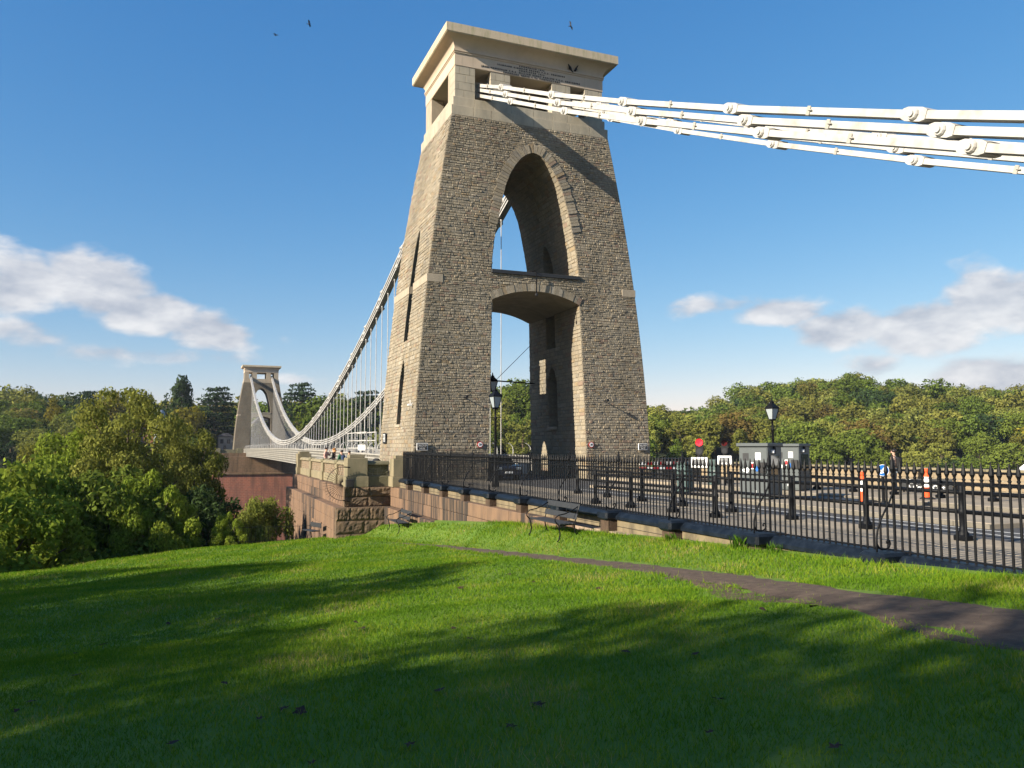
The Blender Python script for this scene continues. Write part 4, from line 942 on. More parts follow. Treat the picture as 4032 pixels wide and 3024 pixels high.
# signs on the tower
for nm, x, gl in (('left', -7.19, 'left corner'), ('right', 7.07, 'right corner')):
    t = thing('wall_sign', f'black and white TALK TO US sign on the tower {gl}', 'sign', (x, -D(.9)-.12, .88), 0, 'talk to us signs')
    MB().box(-.31, .31, -.03, .03, -.2, .2).build('board', M_SIGNW, t); MB().box(-.285, .285, -.036, -.02, -.175, .175).build('face', M_BLACK, t)
    for s, z, w in (('TALK TO US', .09, .50), ('Call Samaritans for free', -.005, .48), ('116 123', -.1, .30)):
        me = text_mesh(s, .09, .002, s != 'Call Samaritans for free' and False); xs = [v.co.x for v in me.vertices]; ys = [v.co.y for v in me.vertices]; k = w/(max(xs)-min(xs)); hh = {'TALK TO US': .085, '116 123': .075}.get(s, .035)
        ky = hh/(max(ys)-min(ys)); cx = (max(xs)+min(xs))/2; cy = (max(ys)+min(ys))/2
        for v in me.vertices: v.co = ((v.co.x-cx)*k, -.038-v.co.z, z+(v.co.y-cy)*ky)
        obj('lettering', me, M_SIGNW, t)
for nm, x in (('left', -3.73), ('right', 3.47)):
    t = thing('speed_sign', f'round red-rimmed 20 speed sign on the tower {nm} leg', 'sign', (x, -D(1)-.08, 1.0), 0, 'speed limit signs')
    for r_, y0, y1, ma, nn in ((.18,-.02,.02,M_RED,'rim'), (.135,-.026,-.015,M_SIGNW,'face')): MB().rings([[(r_*math.cos(2*math.pi*j/20), yy, r_*math.sin(2*math.pi*j/20)) for j in range(20)] for yy in (y0, y1)]).build(nn, ma, t)
    me = text_mesh('20', .17, .002, True)
    for v in me.vertices: v.co = (v.co.x, -.03-v.co.z, v.co.y)
    obj('lettering', me, M_BLACK, t)
t = thing('information_plaque', 'narrow dark plaque with white lines on the tower lit side', 'plaque', (-W(1.4)-.1, 2.78, 1.42)); MB().box(-.02, .03, -.42, .42, -.33, .33).build('board', M_DKGR, t)
for i in range(6): MB().box(-.026, -.019, -.28, .28-.06*(i % 3), .22-.085*i, .255-.085*i).build('text_line', M_SIGNW, t)
# ------------------------------------------------------------------ car under the arch and van at the right edge
def car(label, x, y, rz, ma, sx=1, sz=1, name='car'):
    t = thing(name, label, 'car' if name == 'car' else 'van', (x, y, -1.1), rz)
    body = [(-2.1,.35),(-2.1,.72),(-2.0,.86),(-1.15,.95),(1.45,.95),(2.02,.88),(2.12,.7),(2.12,.35),(1.9,.24),(-1.9,.24)]
    mb = MB(); mb.rings([[(xx*sx, yy*.94, zz*sz) for yy, zz in body] for xx in (-.84,)] + [[(xx*sx, yy, zz*sz) for yy, zz in body] for xx in (-.76, .76)] + [[(.84*sx, yy*.94, zz*sz) for yy, zz in body]]); mb.build('body', ma, t)
    MB().rings([[(-.74*sx,-1.15,.93*sz),(.74*sx,-1.15,.93*sz),(.74*sx,1.75,.93*sz),(-.74*sx,1.75,.93*sz)], [(-.68*sx,-.75,1.2*sz),(.68*sx,-.75,1.2*sz),(.68*sx,1.5,1.2*sz),(-.68*sx,1.5,1.2*sz)], [(-.58*sx,-.45,1.46*sz),(.58*sx,-.45,1.46*sz),(.58*sx,1.2,1.46*sz),(-.58*sx,1.2,1.46*sz)]]).build('glasshouse', M_DGLASS, t)
    MB().rings([[(-.6*sx,-.5,1.44*sz),(.6*sx,-.5,1.44*sz),(.6*sx,1.25,1.44*sz),(-.6*sx,1.25,1.44*sz)], [(-.5*sx,-.3,1.52*sz),(.5*sx,-.3,1.52*sz),(.5*sx,1.05,1.52*sz),(-.5*sx,1.05,1.52*sz)]]).build('roof', ma, t)
    for wx in (-.75, .75):
        for wy in (-1.3, 1.3):
            w = MB(); w.rings([[(wx*sx+dx, wy+r_*math.cos(2*math.pi*j/16), .33+r_*math.sin(2*math.pi*j/16)) for j in range(16)] for dx, r_ in ((-.12,.30),(-.1,.33),(.1,.33),(.12,.30))]); wo = w.build('wheel', M_TYRE, t)
            h = MB(); h.rings([[(wx*sx+(.125 if wx > 0 else -.125)+e, wy+.19*math.cos(2*math.pi*j/12), .33+.19*math.sin(2*math.pi*j/12)) for j in range(12)] for e in (-.01, .01)]); h.build('rim', M_STEEL, wo)
    for xx in (-.6, .6):
        MB().cbox(xx*sx-.17, xx*sx+.17, -2.13, -2.0, .62*sz, .78*sz, .03).build('headlight', M_GLASS, t); MB().cbox(xx*sx-.12, xx*sx+.12, 2.02, 2.14, .66*sz, .84*sz, .03).build('tail_light', M_RED, t)
    MB().cbox(-.26, .26, -2.135, -2.1, .42, .53, .01).build('number_plate', M_SIGNW, t); MB().cbox(-.5*sx, .5*sx, -2.12, -2.08, .56, .66, .02).build('grille', M_BLACK, t)
    return t
car('dark blue car coming through the tower archway', -1.9, -2.2, 0, M_CAR)
van = thing('parked_van', 'white vehicle roof showing above the wall at right edge', 'van', (16.3, -25.0, -1.55), R(-12)); MB().rings([[(-1.0,-2.6,.5),(1.0,-2.6,.5),(1.0,2.4,.5),(-1.0,2.4,.5)], [(-1.0,-2.6,1.4),(1.0,-2.6,1.4),(1.0,2.4,1.4),(-1.0,2.4,1.4)], [(-.85,-2.3,2.0),(.85,-2.3,2.0),(.85,1.6,2.0),(-.85,1.6,2.0)]]).build('body', M_CARW, van); MB().box(-.86, .86, -2.0, 1.4, 2.0, 2.06).build('roof', M_BLUE, van)
MB().box(-1.02, 1.02, -1.8, 1.0, 1.45, 1.75).build('window', M_DGLASS, van)
# ------------------------------------------------------------------ benches
def bench(label, x, y, z, rz):
    """bench facing local -X, length along Y"""
    t = thing('park_bench', label, 'bench', (x, y, z), rz, 'iron benches on the lawn'); hl = .98
    for s in (-1, 1):
        yy = s*(hl-.06)
        MB().tube([(-.02,yy,0), (.03,yy,.06), (.06,yy,.2), (.03,yy,.36), (0,yy,.43)], .017, 6).build('leg', M_IRON, t, True)
        MB().tube([(.60,yy,.0), (.52,yy,.12), (.47,yy,.28), (.46,yy,.43)], .017, 6).build('leg', M_IRON, t, True)
        MB().tube([(0,yy,.43), (.2,yy,.415), (.46,yy,.43), (.52,yy,.62), (.60,yy,.92), (.63,yy,.96), (.66,yy,.93)], .017, 6).build('end_frame', M_IRON, t, True)
        MB().tube([(.0,yy,.43), (-.08,yy,.52), (-.08,yy,.6), (.02,yy,.67), (.2,yy,.7), (.4,yy,.78), (.58,yy,.88)], .015, 6).build('arm', M_IRON, t, True)
    for xx in (.02, .14, .26, .38): MB().cbox(xx, xx+.1, -hl, hl, .43, .465, .008).build('seat_slat', M_DKGR, t)
    for (x0, z0) in ((.485, .55), (.555, .79)):
        b = MB().cbox(-.012, .012, -hl, hl, 0, .15, .008).build('back_slat', M_DKGR, t); b.location = (x0, 0, z0); b.rotation_euler = (0, R(15), 0)
    return t
bench('larger black iron bench on the grass below the dwarf wall', -10.46, -28.3, gz(-10.3,-28.3)+.03, 0)
bench('smaller distant black iron bench near the terrace wall', -10.75, -12.6, gz(-10.55,-12.6)+.03, 0)
sb_ = thing('garden_seat', 'small dark bench end seen against the terrace wall foot', 'bench', (-13.3, -3.6, gz(-13.3,-3.6)+.02), R(20), 'iron benches on the lawn')
for yy in (-.5, .5):
    MB().tube([(0,yy,0),(.03,yy,.2),(0,yy,.43),(.46,yy,.43),(.52,yy,.0)], .02, 5).build('leg', M_IRON, sb_); MB().tube([(.46,yy,.43),(.58,yy,.9)], .02, 5).build('back_post', M_IRON, sb_)
MB().cbox(0, .46, -.6, .6, .43, .47, .01).build('seat', M_DKGR, sb_); MB().cbox(.5, .53, -.6, .6, .6, .85, .01).build('backrest', M_DKGR, sb_)
# low iron fence at the brow of the lawn beside the terrace
lf = thing('low_fence', 'thin low iron fence at the brow of lawn', 'fence', (-12.5, -2.2, gz(-12.5,-2.2)-.1))
for i in range(22): MB().tube([(-.22*i, .02*i, 0), (-.22*i, .02*i, 1.35)], .012, 4).build('bar', M_IRON, lf)
for z in (.5, 1.25): MB().tube([(0,0,z), (-4.7,.42,z)], .014, 4).build('rail', M_IRON, lf)
# ------------------------------------------------------------------ people
def skin_mesh(name, verts, edges, subdiv=1):
    me = bpy.data.meshes.new(name); me.from_pydata([v[0] for v in verts], edges, [])
    o = bpy.data.objects.new(name, me); C.objects.link(o)
    o.modifiers.new('s', 'SKIN'); sm = o.modifiers.new('d', 'SUBSURF'); sm.levels = sm.render_levels = subdiv
    lay_ = me.skin_vertices[0].data
    for i, v in enumerate(verts): lay_[i].radius = (v[1], v[2] if len(v) > 2 else v[1]); lay_[i].use_root = (i == 0)
    bpy.context.view_layer.update()
    m2 = bpy.data.meshes.new_from_object(o.evaluated_get(bpy.context.evaluated_depsgraph_get()))
    bpy.data.objects.remove(o); m2.polygons.foreach_set('use_smooth', [True]*len(m2.polygons)); return m2
def person(label, loc, rz, pose, top, legs, hair, group, arm='down', long_hair=False, pack=None):
    t = thing('person', label, 'person', loc, rz, group)
    dz_ = 0 if pose == 'stand' else -.42
    tz = lambda z: z + dz_
    V = [((0,0,tz(.95)), .13, .11), ((0,.01,tz(1.14)), .125, .10), ((0,.01,tz(1.34)), .16, .11), ((0,0,tz(1.47)), .055), ((0,-.01,tz(1.56)), .075, .08), ((0,-.015,tz(1.64)), .082, .098), ((0,-.01,tz(1.72)), .06, .07)]
    E_ = [(0,1),(1,2),(2,3),(3,4),(4,5),(5,6)]
    arms = []; lg = []
    for s in (-1, 1):
        if arm == 'down' or (arm == 'drink' and s < 0): el_, wr, hd_ = (s*.25,.03,tz(1.14)), (s*.26,-.08,tz(.92)), (s*.25,-.12,tz(.85))
        else: el_, wr, hd_ = (s*.27,-.14,tz(1.2)), (s*.13,-.25,tz(1.42)), (s*.08,-.22,tz(1.5))
        if arm == 'lap': el_, wr, hd_ = (s*.26,-.02,tz(1.13)), (s*.16,-.28,tz(1.04)), (s*.1,-.36,tz(1.05))
        b = len(V); V += [((s*.185,.01,tz(1.42)), .06), (el_, .042), (wr, .028), (hd_, .034, .02)]; E_ += [(2,b),(b,b+1),(b+1,b+2),(b+2,b+3)]; arms.append(b)
        hv = Vector(hd_)-Vector(wr); hv.normalize()
        for k in range(5):
            sp_ = Vector(hd_) + hv*(.05 if k < 4 else .01) + Vector(((k-1.5)*.012 if k < 4 else -s*.035, .012*(k == 4), 0)); b2 = len(V)
            V += [(tuple(sp_), .009), (tuple(sp_ + hv*(.035 if k in (1,2) else .025) + Vector((0,-.008,0))), .007)]; E_ += [(b+3,b2),(b2,b2+1)]
        b = len(V); lg.append(b)
        if pose == 'stand': V += [((s*.095,0,tz(.9)), .09), ((s*.1,-.015,.5), .062), ((s*.1,.03,.1), .042), ((s*.11,-.12,.045), .04, .03)]
        else: V += [((s*.1,-.02,.5), .09), ((s*.11,-.45,.52), .065), ((s*.11,-.45,.1), .045), ((s*.12,-.58,.05), .04, .03)]
        E_ += [(0,b),(b,b+1),(b+1,b+2),(b+2,b+3)]
    obj('body', skin_mesh('body', V, E_), M_SKIN, t)
    TV = [((0,0,tz(.93)), .155, .125), ((0,.01,tz(1.14)), .15, .12), ((0,.01,tz(1.36)), .185, .13), ((0,.005,tz(1.45)), .075)]; TE = [(0,1),(1,2),(2,3)]
    for b in arms:
        k = len(TV); TV += [(V[b][0], .075), (V[b+1][0], .056), (tuple(Vector(V[b+1][0]).lerp(Vector(V[b+2][0]), .85)), .042)]; TE += [(2,k),(k,k+1),(k+1,k+2)]
    obj('top', skin_mesh('top', TV, TE), top, t)
    LV = [((0,0,tz(.95)), .15, .12)]; LE = []
    for b in lg:
        k = len(LV); LV += [(V[b][0], .1), (V[b+1][0], .075), (V[b+2][0], .06)]; LE += [(0,k),(k,k+1),(k+1,k+2)]
    obj('trousers', skin_mesh('trousers', LV, LE), legs, t)
    HV = [((0,.035,tz(1.60)), .11, .10), ((0,.025,tz(1.69)), .115, .12), ((0,.01,tz(1.76)), .08)]; HE = [(0,1),(1,2)]
    if long_hair: HV += [((0,.075,tz(1.52)), .09, .06), ((0,.085,tz(1.40)), .085, .05)]; HE += [(0,3),(3,4)]
    obj('hair', skin_mesh('hair', HV, HE), hair, t)
    for s in (-1, 1): MB().lathe([(.004,-.008),(.011,0),(.004,.008)], s*.033, -.108, 6).build('eye', M_HAIRB, t).location = (0, 0, tz(1.645))
    MB().tube([(0,-.10,tz(1.645)), (0,-.128,tz(1.605)), (0,-.1,tz(1.598))], [.008,.014,.006], 5).build('nose', M_SKIN, t)
    if pack:
        p = MB().cbox(-.16, .16, .12, .30, tz(.98), tz(1.42), .06).build('backpack', pack, t)
        for s in (-1, 1): MB().tube([(s*.11,.13,tz(1.4)), (s*.12,.0,tz(1.5)), (s*.12,-.13,tz(1.38)), (s*.12,-.1,tz(1.1)), (s*.12,.12,tz(1.03))], .015, 4).build('strap', pack, p)
    return t
PZ = -1.0
person('person with dark hair drinking, behind the terrace parapet', (-10.75, 7.0, PZ+.08), R(60), 'stand', M_CLPK, M_CLGY, M_HAIRB, 'people on the terrace', 'drink')
person('person with long ginger hair in black behind terrace parapet', (-10.5, 5.4, PZ+.05), R(-115), 'stand', M_CLBK, M_CLBK, M_HAIRG, 'people on the terrace', 'lap', True)
person('person in green with a blue backpack on the terrace', (-10.3, 3.6, PZ-.08), R(-150), 'stand', M_CLGN, M_CLBL, M_HAIRB, 'people on the terrace', 'lap', False, M_CLBL)
person('dark-haired person in grey beside the green-clad one on terrace', (-9.9, 3.1, PZ-.12), R(-170), 'stand', M_CLGY, M_CLBL, M_HAIRB, 'people on the terrace', 'lap')
person('person in striped top with dark backpack walking along far pavement', (7.5, -23.2, -.97), R(-155), 'stand', M_STRIPE, M_CLGY, M_HAIRB, 'pedestrians', 'down', False, M_CLBK)
tb = thing('terrace_bench', 'dark low bench on the terrace behind the parapet', 'bench', (-10.4, 5.2, PZ), R(0)); MB().cbox(-.3, .3, -2.6, 2.2, .38, .44, .01).build('seat', M_DKGR, tb)
for yy in (-2.4, 0, 2.0): MB().cbox(-.25, .25, yy-.04, yy+.04, 0, .38, .01).build('leg', M_IRON, tb)
sh = tag(MB().cbox(-11.5, -11.05, 6.1, 6.9, .115, .122, .002).build('paper_sheet', M_PAPER), 'white paper lying on the terrace coping by the people', 'paper')
bp_ = thing('rucksack', 'dark rucksack leaning at the tower foot on terrace', 'rucksack', (-8.35, 2.2, -1.0)); MB().cbox(-.25, .25, -.5, .45, 0, 1.15, .18).build('body', M_CLBK, bp_, True); MB().tube([(-.26,-.2,1.0),(-.32,0,.7),(-.26,.1,.3)], .03, 5).build('strap', M_CLBL, bp_)
tbl = thing('picnic_table', 'dark wooden bench table behind the terrace pier', 'table', (-9.6, 0.6, -1.0)); MB().cbox(-.5, .5, -.9, .9, .98, 1.04, .01).build('top', M_DKGR, tbl)
for yy in (-.7, .7): MB().cbox(-.4, .4, yy-.04, yy+.04, 0, .98, .01).build('leg', M_DKGR, tbl)

# ------------------------------------------------------------------ houses beyond the gorge
def house(label, cx, cy, z0, w, d, h, roof_h, wall, roof, wins, rz=0, dome=False, chim=0):
    t = thing('house', label, 'house', (cx, cy, z0), rz, 'houses across the gorge')
    MB().box(-w, w, -d, d, 0, h).build('wall', wall, t)
    rf = MB().prism([(-w-.4, h), (w+.4, h), (w*.35, h+roof_h), (-w*.35, h+roof_h)], 'y', -d-.4, d+.4).build('roof', roof, t)
    for i in range(chim):
        MB().cbox(-w+1.2+i*2.6, -w+2.4+i*2.6, -.5, .6, h+roof_h*.3, h+roof_h+1.6, .05).build('chimney', wall, rf)
    for (x, z, ww, hh) in wins:
        f = MB().box(x-ww, x+ww, -d-.06, -d+.1, z-hh, z+hh).build('window', M_HWHT if wall != M_HWHT else M_SLATE, t); MB().box(x-ww*.8, x+ww*.8, -d-.1, -d-.05, z-hh*.85, z+hh*.85).build('pane', M_DGLASS, f)
    if dome:
        MB().lathe([(1.7,0),(1.7,h+3.2),(1.9,h+3.2),(1.9,h+3.5),(1.75,h+3.5),(1.7,h+4.3),(1.45,h+5.1),(.9,h+5.7),(.25,h+6.0),(.15,h+6.5),(.03,h+6.9)], w+.6, -d+.8, 14).build('dome', M_LEAD, t)
        for k in range(5): MB().box(w+.6-1.2+k*.55, w+.6-.95+k*.55, -d-.95, -d-.85, h+1.5, h+2.9).build('turret_window', M_HWHT, t)
    return t
house('red brick mansion with grey dome among the trees at left', -36, 244, 1, 6.2, 5, 6.3, 3.6, M_HBRK, M_ROOF, [(-4,3,.6,1),(-1.5,3,.6,1),(1.5,3,.6,1),(4,3,.6,1),(-3,5.2,.5,.7),(2.5,5.2,.5,.7)], R(-8), True, 3)
house('white toll house seen behind the hangers right of far tower', 10.5, 225.5, -1.3, 5.5, 4, 5.6, 1.6, M_HWHT, M_SLATE, [(-3.8,3,.4,1.4),(-1.6,3,.4,1.4),(.8,3,.4,1.4),(3.2,3,.4,1.4)], 0)
house('small white lodge left of the far tower base', -9.6, 229, -1.3, 2.2, 3, 5.4, 1.2, M_HWHT, M_SLATE, [(-1.1,3.9,.5,.7),(.9,3.9,.5,.7),(-.2,1.6,.4,1.0)], 0)
house('pale gabled house seen through the far tower arch', 6, 262, 0, 5, 4, 9.5, 4, M_HWHT, M_SLATE, [(-2,6,.6,1),(2,6,.6,1)], R(5))
house('pale villa glimpsed through hangers beside the near tower', 84, 262, 3, 6, 4, 7, 2, M_HWHT, M_SLATE, [(-3,5,.6,1),(0,5,.6,1),(3,5,.6,1)], R(12))

# ------------------------------------------------------------------ trees
def crown_mesh(name, seed, shape, H, n, leaf, out=.75):
    g = np.random.default_rng(seed)
    if shape == 'round':
        k = 30; c = np.array([0,0,.60*H]); rad = np.array([.37,.37,.36])*H; lr = (.12, .20)
    elif shape == 'tall':
        k = 30; c = np.array([0,0,.58*H]); rad = np.array([.20,.20,.40])*H; lr = (.09, .14)
    elif shape == 'bush':
        k = 64; c = np.array([0,0,.48*H]); rad = np.array([.44,.44,.46])*H; lr = (.06, .14)
    elif shape == 'open':
        k = 52; c = np.array([0,0,.56*H]); rad = np.array([.34,.34,.42])*H; lr = (.05, .11)
    if shape in ('round', 'tall', 'bush', 'open'):
        i = np.arange(k)+.5; ph = np.arccos(1-1.72*i/k); th = np.pi*(1+5**.5)*i + g.uniform(-.5,.5,k)
        dirs = np.c_[np.sin(ph)*np.cos(th), np.sin(ph)*np.sin(th), np.cos(ph)]
        ctr = c + dirs*rad*g.uniform(.5, 1.04, k)[:, None]; lrad = g.uniform(*lr, k)*H; flat = np.ones((k, 3))*[1,1,.85]
    elif shape == 'conifer':
        hs = np.linspace(.12, .96, 26); ctr = []; lrad = []
        for h in hs:
            for a in g.uniform(0, 6.28, max(1, int(6*(1.05-h)))):
                q = .21*H*(1.02-h); ctr.append([q*np.cos(a)*.7, q*np.sin(a)*.7, h*H]); lrad.append(.02*H+.085*H*(1.02-h)+.01)
        ctr = np.array(ctr); lrad = np.array(lrad); flat = np.ones((len(ctr), 3))*[1,1,.7]
    elif shape == 'cedar':
        ctr = []; lrad = []
        for h in np.linspace(.32, .97, 10):
            m_ = 6 if h < .85 else 3
            for a in np.linspace(0, 6.28, m_, endpoint=False) + g.uniform(0, 2):
                q = .36*H*(1.25-h)*g.uniform(.5, 1.1); ctr.append([q*np.cos(a), q*np.sin(a), h*H+g.uniform(-.02,.02)*H]); lrad.append(H*g.uniform(.08,.13))
        ctr = np.array(ctr); lrad = np.array(lrad); flat = np.ones((len(ctr), 3))*[1.15,1.15,.28]
    wgt = lrad**2; wgt /= wgt.sum(); li = g.choice(len(ctr), n, p=wgt)
    d = g.normal(size=(n, 3)); d /= np.linalg.norm(d, axis=1)[:, None]; d[:, 2] = np.where((d[:, 2] < -.35) & (g.random(n) < .6), -d[:, 2], d[:, 2])
    rr = 1 - .42*g.random(n)**1.6 + .10*g.normal(size=n)
    p = ctr[li] + d*(lrad[li]*rr)[:, None]*flat[li]
    nrm = d*out + g.normal(size=(n, 3))*.55; nrm /= np.linalg.norm(nrm, axis=1)[:, None]
    u = np.cross(nrm, g.normal(size=(n, 3))); u /= np.linalg.norm(u, axis=1)[:, None]+1e-9; v = np.cross(nrm, u)
    s = leaf*g.uniform(.55, 1.3, n)[:, None]
    V = np.stack([p-u*s, p+v*s*.5, p+u*s, p-v*s*.5], 1).reshape(-1, 3).astype(np.float32)
    me = bpy.data.meshes.new(name); me.vertices.add(4*n); me.vertices.foreach_set('co', V.ravel())
    me.loops.add(4*n); me.loops.foreach_set('vertex_index', np.arange(4*n, dtype=np.int32)); me.polygons.add(n); me.polygons.foreach_set('loop_start', np.arange(0, 4*n, 4, dtype=np.int32))
    me.update(calc_edges=True)
    at = me.attributes.new('rnd', 'FLOAT', 'FACE'); lo = g.random(len(ctr)); at.data.foreach_set('value', np.clip(.6*lo[li] + .4*g.random(n), 0, 1).astype(np.float32))
    me.materials.append(LEAF['green']); return me, ctr
def trunk_mesh(name, ctr, H, seed, r0=.022, limbs=7):
    g = random.Random(seed); mb = MB(); top = .8*H
    ax = [(0,0,-.12*H), (0,0,0), (.01*H*g.uniform(-1,1),.01*H*g.uniform(-1,1),.25*H), (.02*H*g.uniform(-1,1),.02*H*g.uniform(-1,1),.5*H), (0,0,top)]
    mb.tube(ax, [r0*H*1.5, r0*H*1.15, r0*H*.85, r0*H*.6, r0*H*.15], 7)
    for c in g.sample(list(map(tuple, ctr)), min(limbs, len(ctr))):
        h = min(max(.18*H, c[2]-.25*H*g.uniform(.6,1.1)), .65*H); mid = (c[0]*.5, c[1]*.5, (h+c[2])/2+.01*H)
        mb.tube([(0,0,h), mid, c], [r0*H*.42, r0*H*.28, r0*H*.08], 5)
    return mb.mesh(name)
PROTO = {}
def proto(key, seed, shape, H, n, leaf, out=.75, limbs=7):
    me, ctr = crown_mesh('crown', seed, shape, H, n, leaf, out); tm = trunk_mesh('trunk', ctr, H, seed, limbs=limbs); tm.materials.append(M_BARK); PROTO[key] = (me, tm, H)
for i in range(4): proto(('round', i), 100+i, 'round', 13, 3000, .40, 1.3)
proto(('tall', 0), 110, 'tall', 14, 2600, .38, 1.3); proto(('tall', 1), 111, 'tall', 14, 2600, .38, 1.3)
proto(('conifer', 0), 120, 'conifer', 16, 2600, .40, .5); proto(('cedar', 0), 130, 'cedar', 17, 3200, .42, .3); proto(('cedar', 1), 131, 'cedar', 17, 3200, .42, .3)
proto(('open', 0), 140, 'open', 13, 2600, .34, 1.2)
for i in range(3): proto(('nbush', i), 150+i, 'bush', 12, 26000, .185, .9, 14)
for i in range(2): proto(('nopen', i), 160+i, 'open', 15, 22000, .17, .8, 22)
for i in range(2): proto(('shade', i), 170+i, 'round', 18, 11500, .27, .3, 14)
def tree(key, loc, H, col, rz, name='tree', wide=1.0):
    me, tm, H0 = PROTO[key]; t = bpy.data.objects.new(name, None); C.objects.link(t); t.location = loc; t.rotation_euler = (0, 0, rz); s = H/H0; t.scale = (s*wide, s*wide, s)
    c = obj('crown', me, None, t); c.material_slots[0].link = 'OBJECT'; c.material_slots[0].material = LEAF[col]; obj('trunk', tm, None, t); t['_c'] = col; return t
bpy.context.view_layer.update()
def px(p):
    v = world_to_camera_view(sc, cam, Vector(p)); return v.x, v.y, v.z
r = random.Random(77); pts = []; far_trees = []
PAL_R = ['olive']*8 + ['green']*10 + ['rust']*1 + ['pale']*5 + ['yellow'] + ['dark']*2
PAL_L = ['green']*5 + ['olive']*5 + ['dark']*3 + ['rust']*1 + ['pale']*3 + ['yellow']*1
tries = 0
while tries < 26000 and len(pts) < 760:
    tries += 1; x = r.uniform(-200, 470); t_ = r.uniform(-48, 175 if x > 110 else 112); y = edge_far(x) + t_
    if abs(x) < 15.5 and y < 252: continue
    if 4 < x < 18 and y < 234: continue
    if -44 < x < -24 and 218 < y < 252: continue
    u, v, w = px((x, y, zbig(x, y)+8))
    if u < -.03 or u > 1.05: continue
    dmin = 6.8 if x < 60 else 7.4
    if any((x-a)**2 + (y-b)**2 < dmin*dmin for a, b in pts): continue
    if x > 15 and zbig(x, y) + 15 < -6: continue
    if x < -15 and zbig(x, y) < -38: continue
    pts.append((x, y))
pts.sort(key=lambda p: (p[0]+19)**2 + (p[1]+47.6)**2 + r.uniform(0, 42000)); rest = pts[272:]; pts = pts[:272]
for x, y in pts:
    right = x > 60; col = r.choice(PAL_R if right else PAL_L); sh_ = r.choice([('round',0),('round',1),('round',2),('round',3),('tall',r.randint(0,1)),('open',0)])
    H = r.uniform(11, 16.5) if right else r.uniform(9, 14.5)
    if col == 'dark' and r.random() < .5: sh_ = r.choice([('cedar',0),('cedar',1),('conifer',0)])
    if col == 'dark' and sh_[0] in ('cedar', 'conifer'): col = 'cedar'
    far_trees.append(tree(sh_, (x, y, zbig(x, y)-.5), H, col, r.uniform(0, 6.28), wide=r.uniform(.95, 1.35)))
# the rest of the wood, past what can be told apart: one canopy
CC = {'green': (.10,.14,.025), 'olive': (.145,.145,.032), 'rust': (.16,.125,.036), 'pale': (.17,.185,.045), 'yellow': (.20,.175,.022), 'dark': (.042,.07,.025)}
vs_, cs_ = [], []; g = np.random.default_rng(8)
for x, y in rest:
    me, tm, H0 = PROTO[('round', r.randint(0, 3))]; co = np.empty(len(me.vertices)*3, np.float32); me.vertices.foreach_get('co', co); co = co.reshape(-1, 4, 3)
    pick = g.choice(len(co), 950, replace=False); q = co[pick]*1.0; ctr = q.mean(1, keepdims=True); q = ctr + (q-ctr)*1.5
    H = r.uniform(10, 16); a = r.uniform(0, 6.28); w = H/H0*r.uniform(.95, 1.3); ca, sa = math.cos(a)*w, math.sin(a)*w
    q = np.stack([q[..., 0]*ca - q[..., 1]*sa + x, q[..., 0]*sa + q[..., 1]*ca + y, q[..., 2]*H/H0 + zbig(x, y) - .5], -1); vs_.append(q.reshape(-1, 3))
    c = np.array(CC[r.choice(PAL_R if x > 60 else PAL_L)])*r.uniform(.68, 1.3); cs_.append(c[None, :]*g.uniform(.65, 1.35, (950, 1)))
V = np.concatenate(vs_).astype(np.float32); nq = len(V)//4; me = bpy.data.meshes.new('woodland_canopy'); me.vertices.add(4*nq); me.vertices.foreach_set('co', V.ravel()); me.loops.add(4*nq); me.loops.foreach_set('vertex_index', np.arange(4*nq, dtype=np.int32))
me.polygons.add(nq); me.polygons.foreach_set('loop_start', np.arange(0, 4*nq, 4, dtype=np.int32)); me.update(calc_edges=True)
at = me.attributes.new('tint', 'FLOAT_COLOR', 'FACE'); at.data.foreach_set('color', np.c_[np.concatenate(cs_), np.ones(nq)].astype(np.float32).ravel())
cm = bpy.data.materials.new('leaf_canopy'); cm.use_nodes = True; cm.node_tree.nodes.clear(); n, m, L = NT(cm.node_tree)
co_ = n('ShaderNodeOutputMaterial'); df = n('ShaderNodeBsdfDiffuse'); tl = n('ShaderNodeBsdfTranslucent'); ms_ = n('ShaderNodeMixShader'); ms_.inputs[0].default_value = .26; ca_ = n('ShaderNodeAttribute', attribute_name='tint')
L(ca_.outputs['Color'], df.inputs[0]); L(ca_.outputs['Color'], tl.inputs[0]); L(df.outputs[0], ms_.inputs[1]); L(tl.outputs[0], ms_.inputs[2]); L(ms_.outputs[0], co_.inputs[0])
obj('woodland_canopy', me, cm, None, 'stuff')
special = [(('tall',0), (-23.4,249), 26.5, 'dark', 1.25), (('cedar',0), (-12.6,236), 20.5, 'cedar', 1.1), (('round',1), (-21.5,228), 13.8, 'yellow', .95), (('cedar',1), (16.6,249.5), 24, 'cedar', 1.0),
           (('cedar',0), (38.7,241), 21, 'cedar', 1.15), (('cedar',1), (-53,256), 19.7, 'cedar', 1.0), (('conifer',0), (-37.9,260.9), 19.5, 'cedar', .8), (('conifer',0), (-28.6,257), 20.4, 'dark', 1.2),
           (('round',2), (-44.8,242), 18.6, 'yellow', .8), (('tall',1), (-60.8,243), 16.5, 'yellow', 1.0), (('round',0), (94,229), 25.8, 'green', 1.0), (('round',3), (84,222), 19, 'olive', 1.0),
           (('round',3), (24,240), 19, 'green', 1.1), (('round',1), (20,232), 12, 'green', 1.0), (('round',0), (31,236), 14, 'green', 1.0), (('round',2), (48,238), 16, 'dark', 1.0), (('round',0), (58,236), 15, 'rust', 1.0), (('conifer',0), (46,250), 20, 'cedar', .8), (('conifer',0), (34,256), 20, 'cedar', .8)]
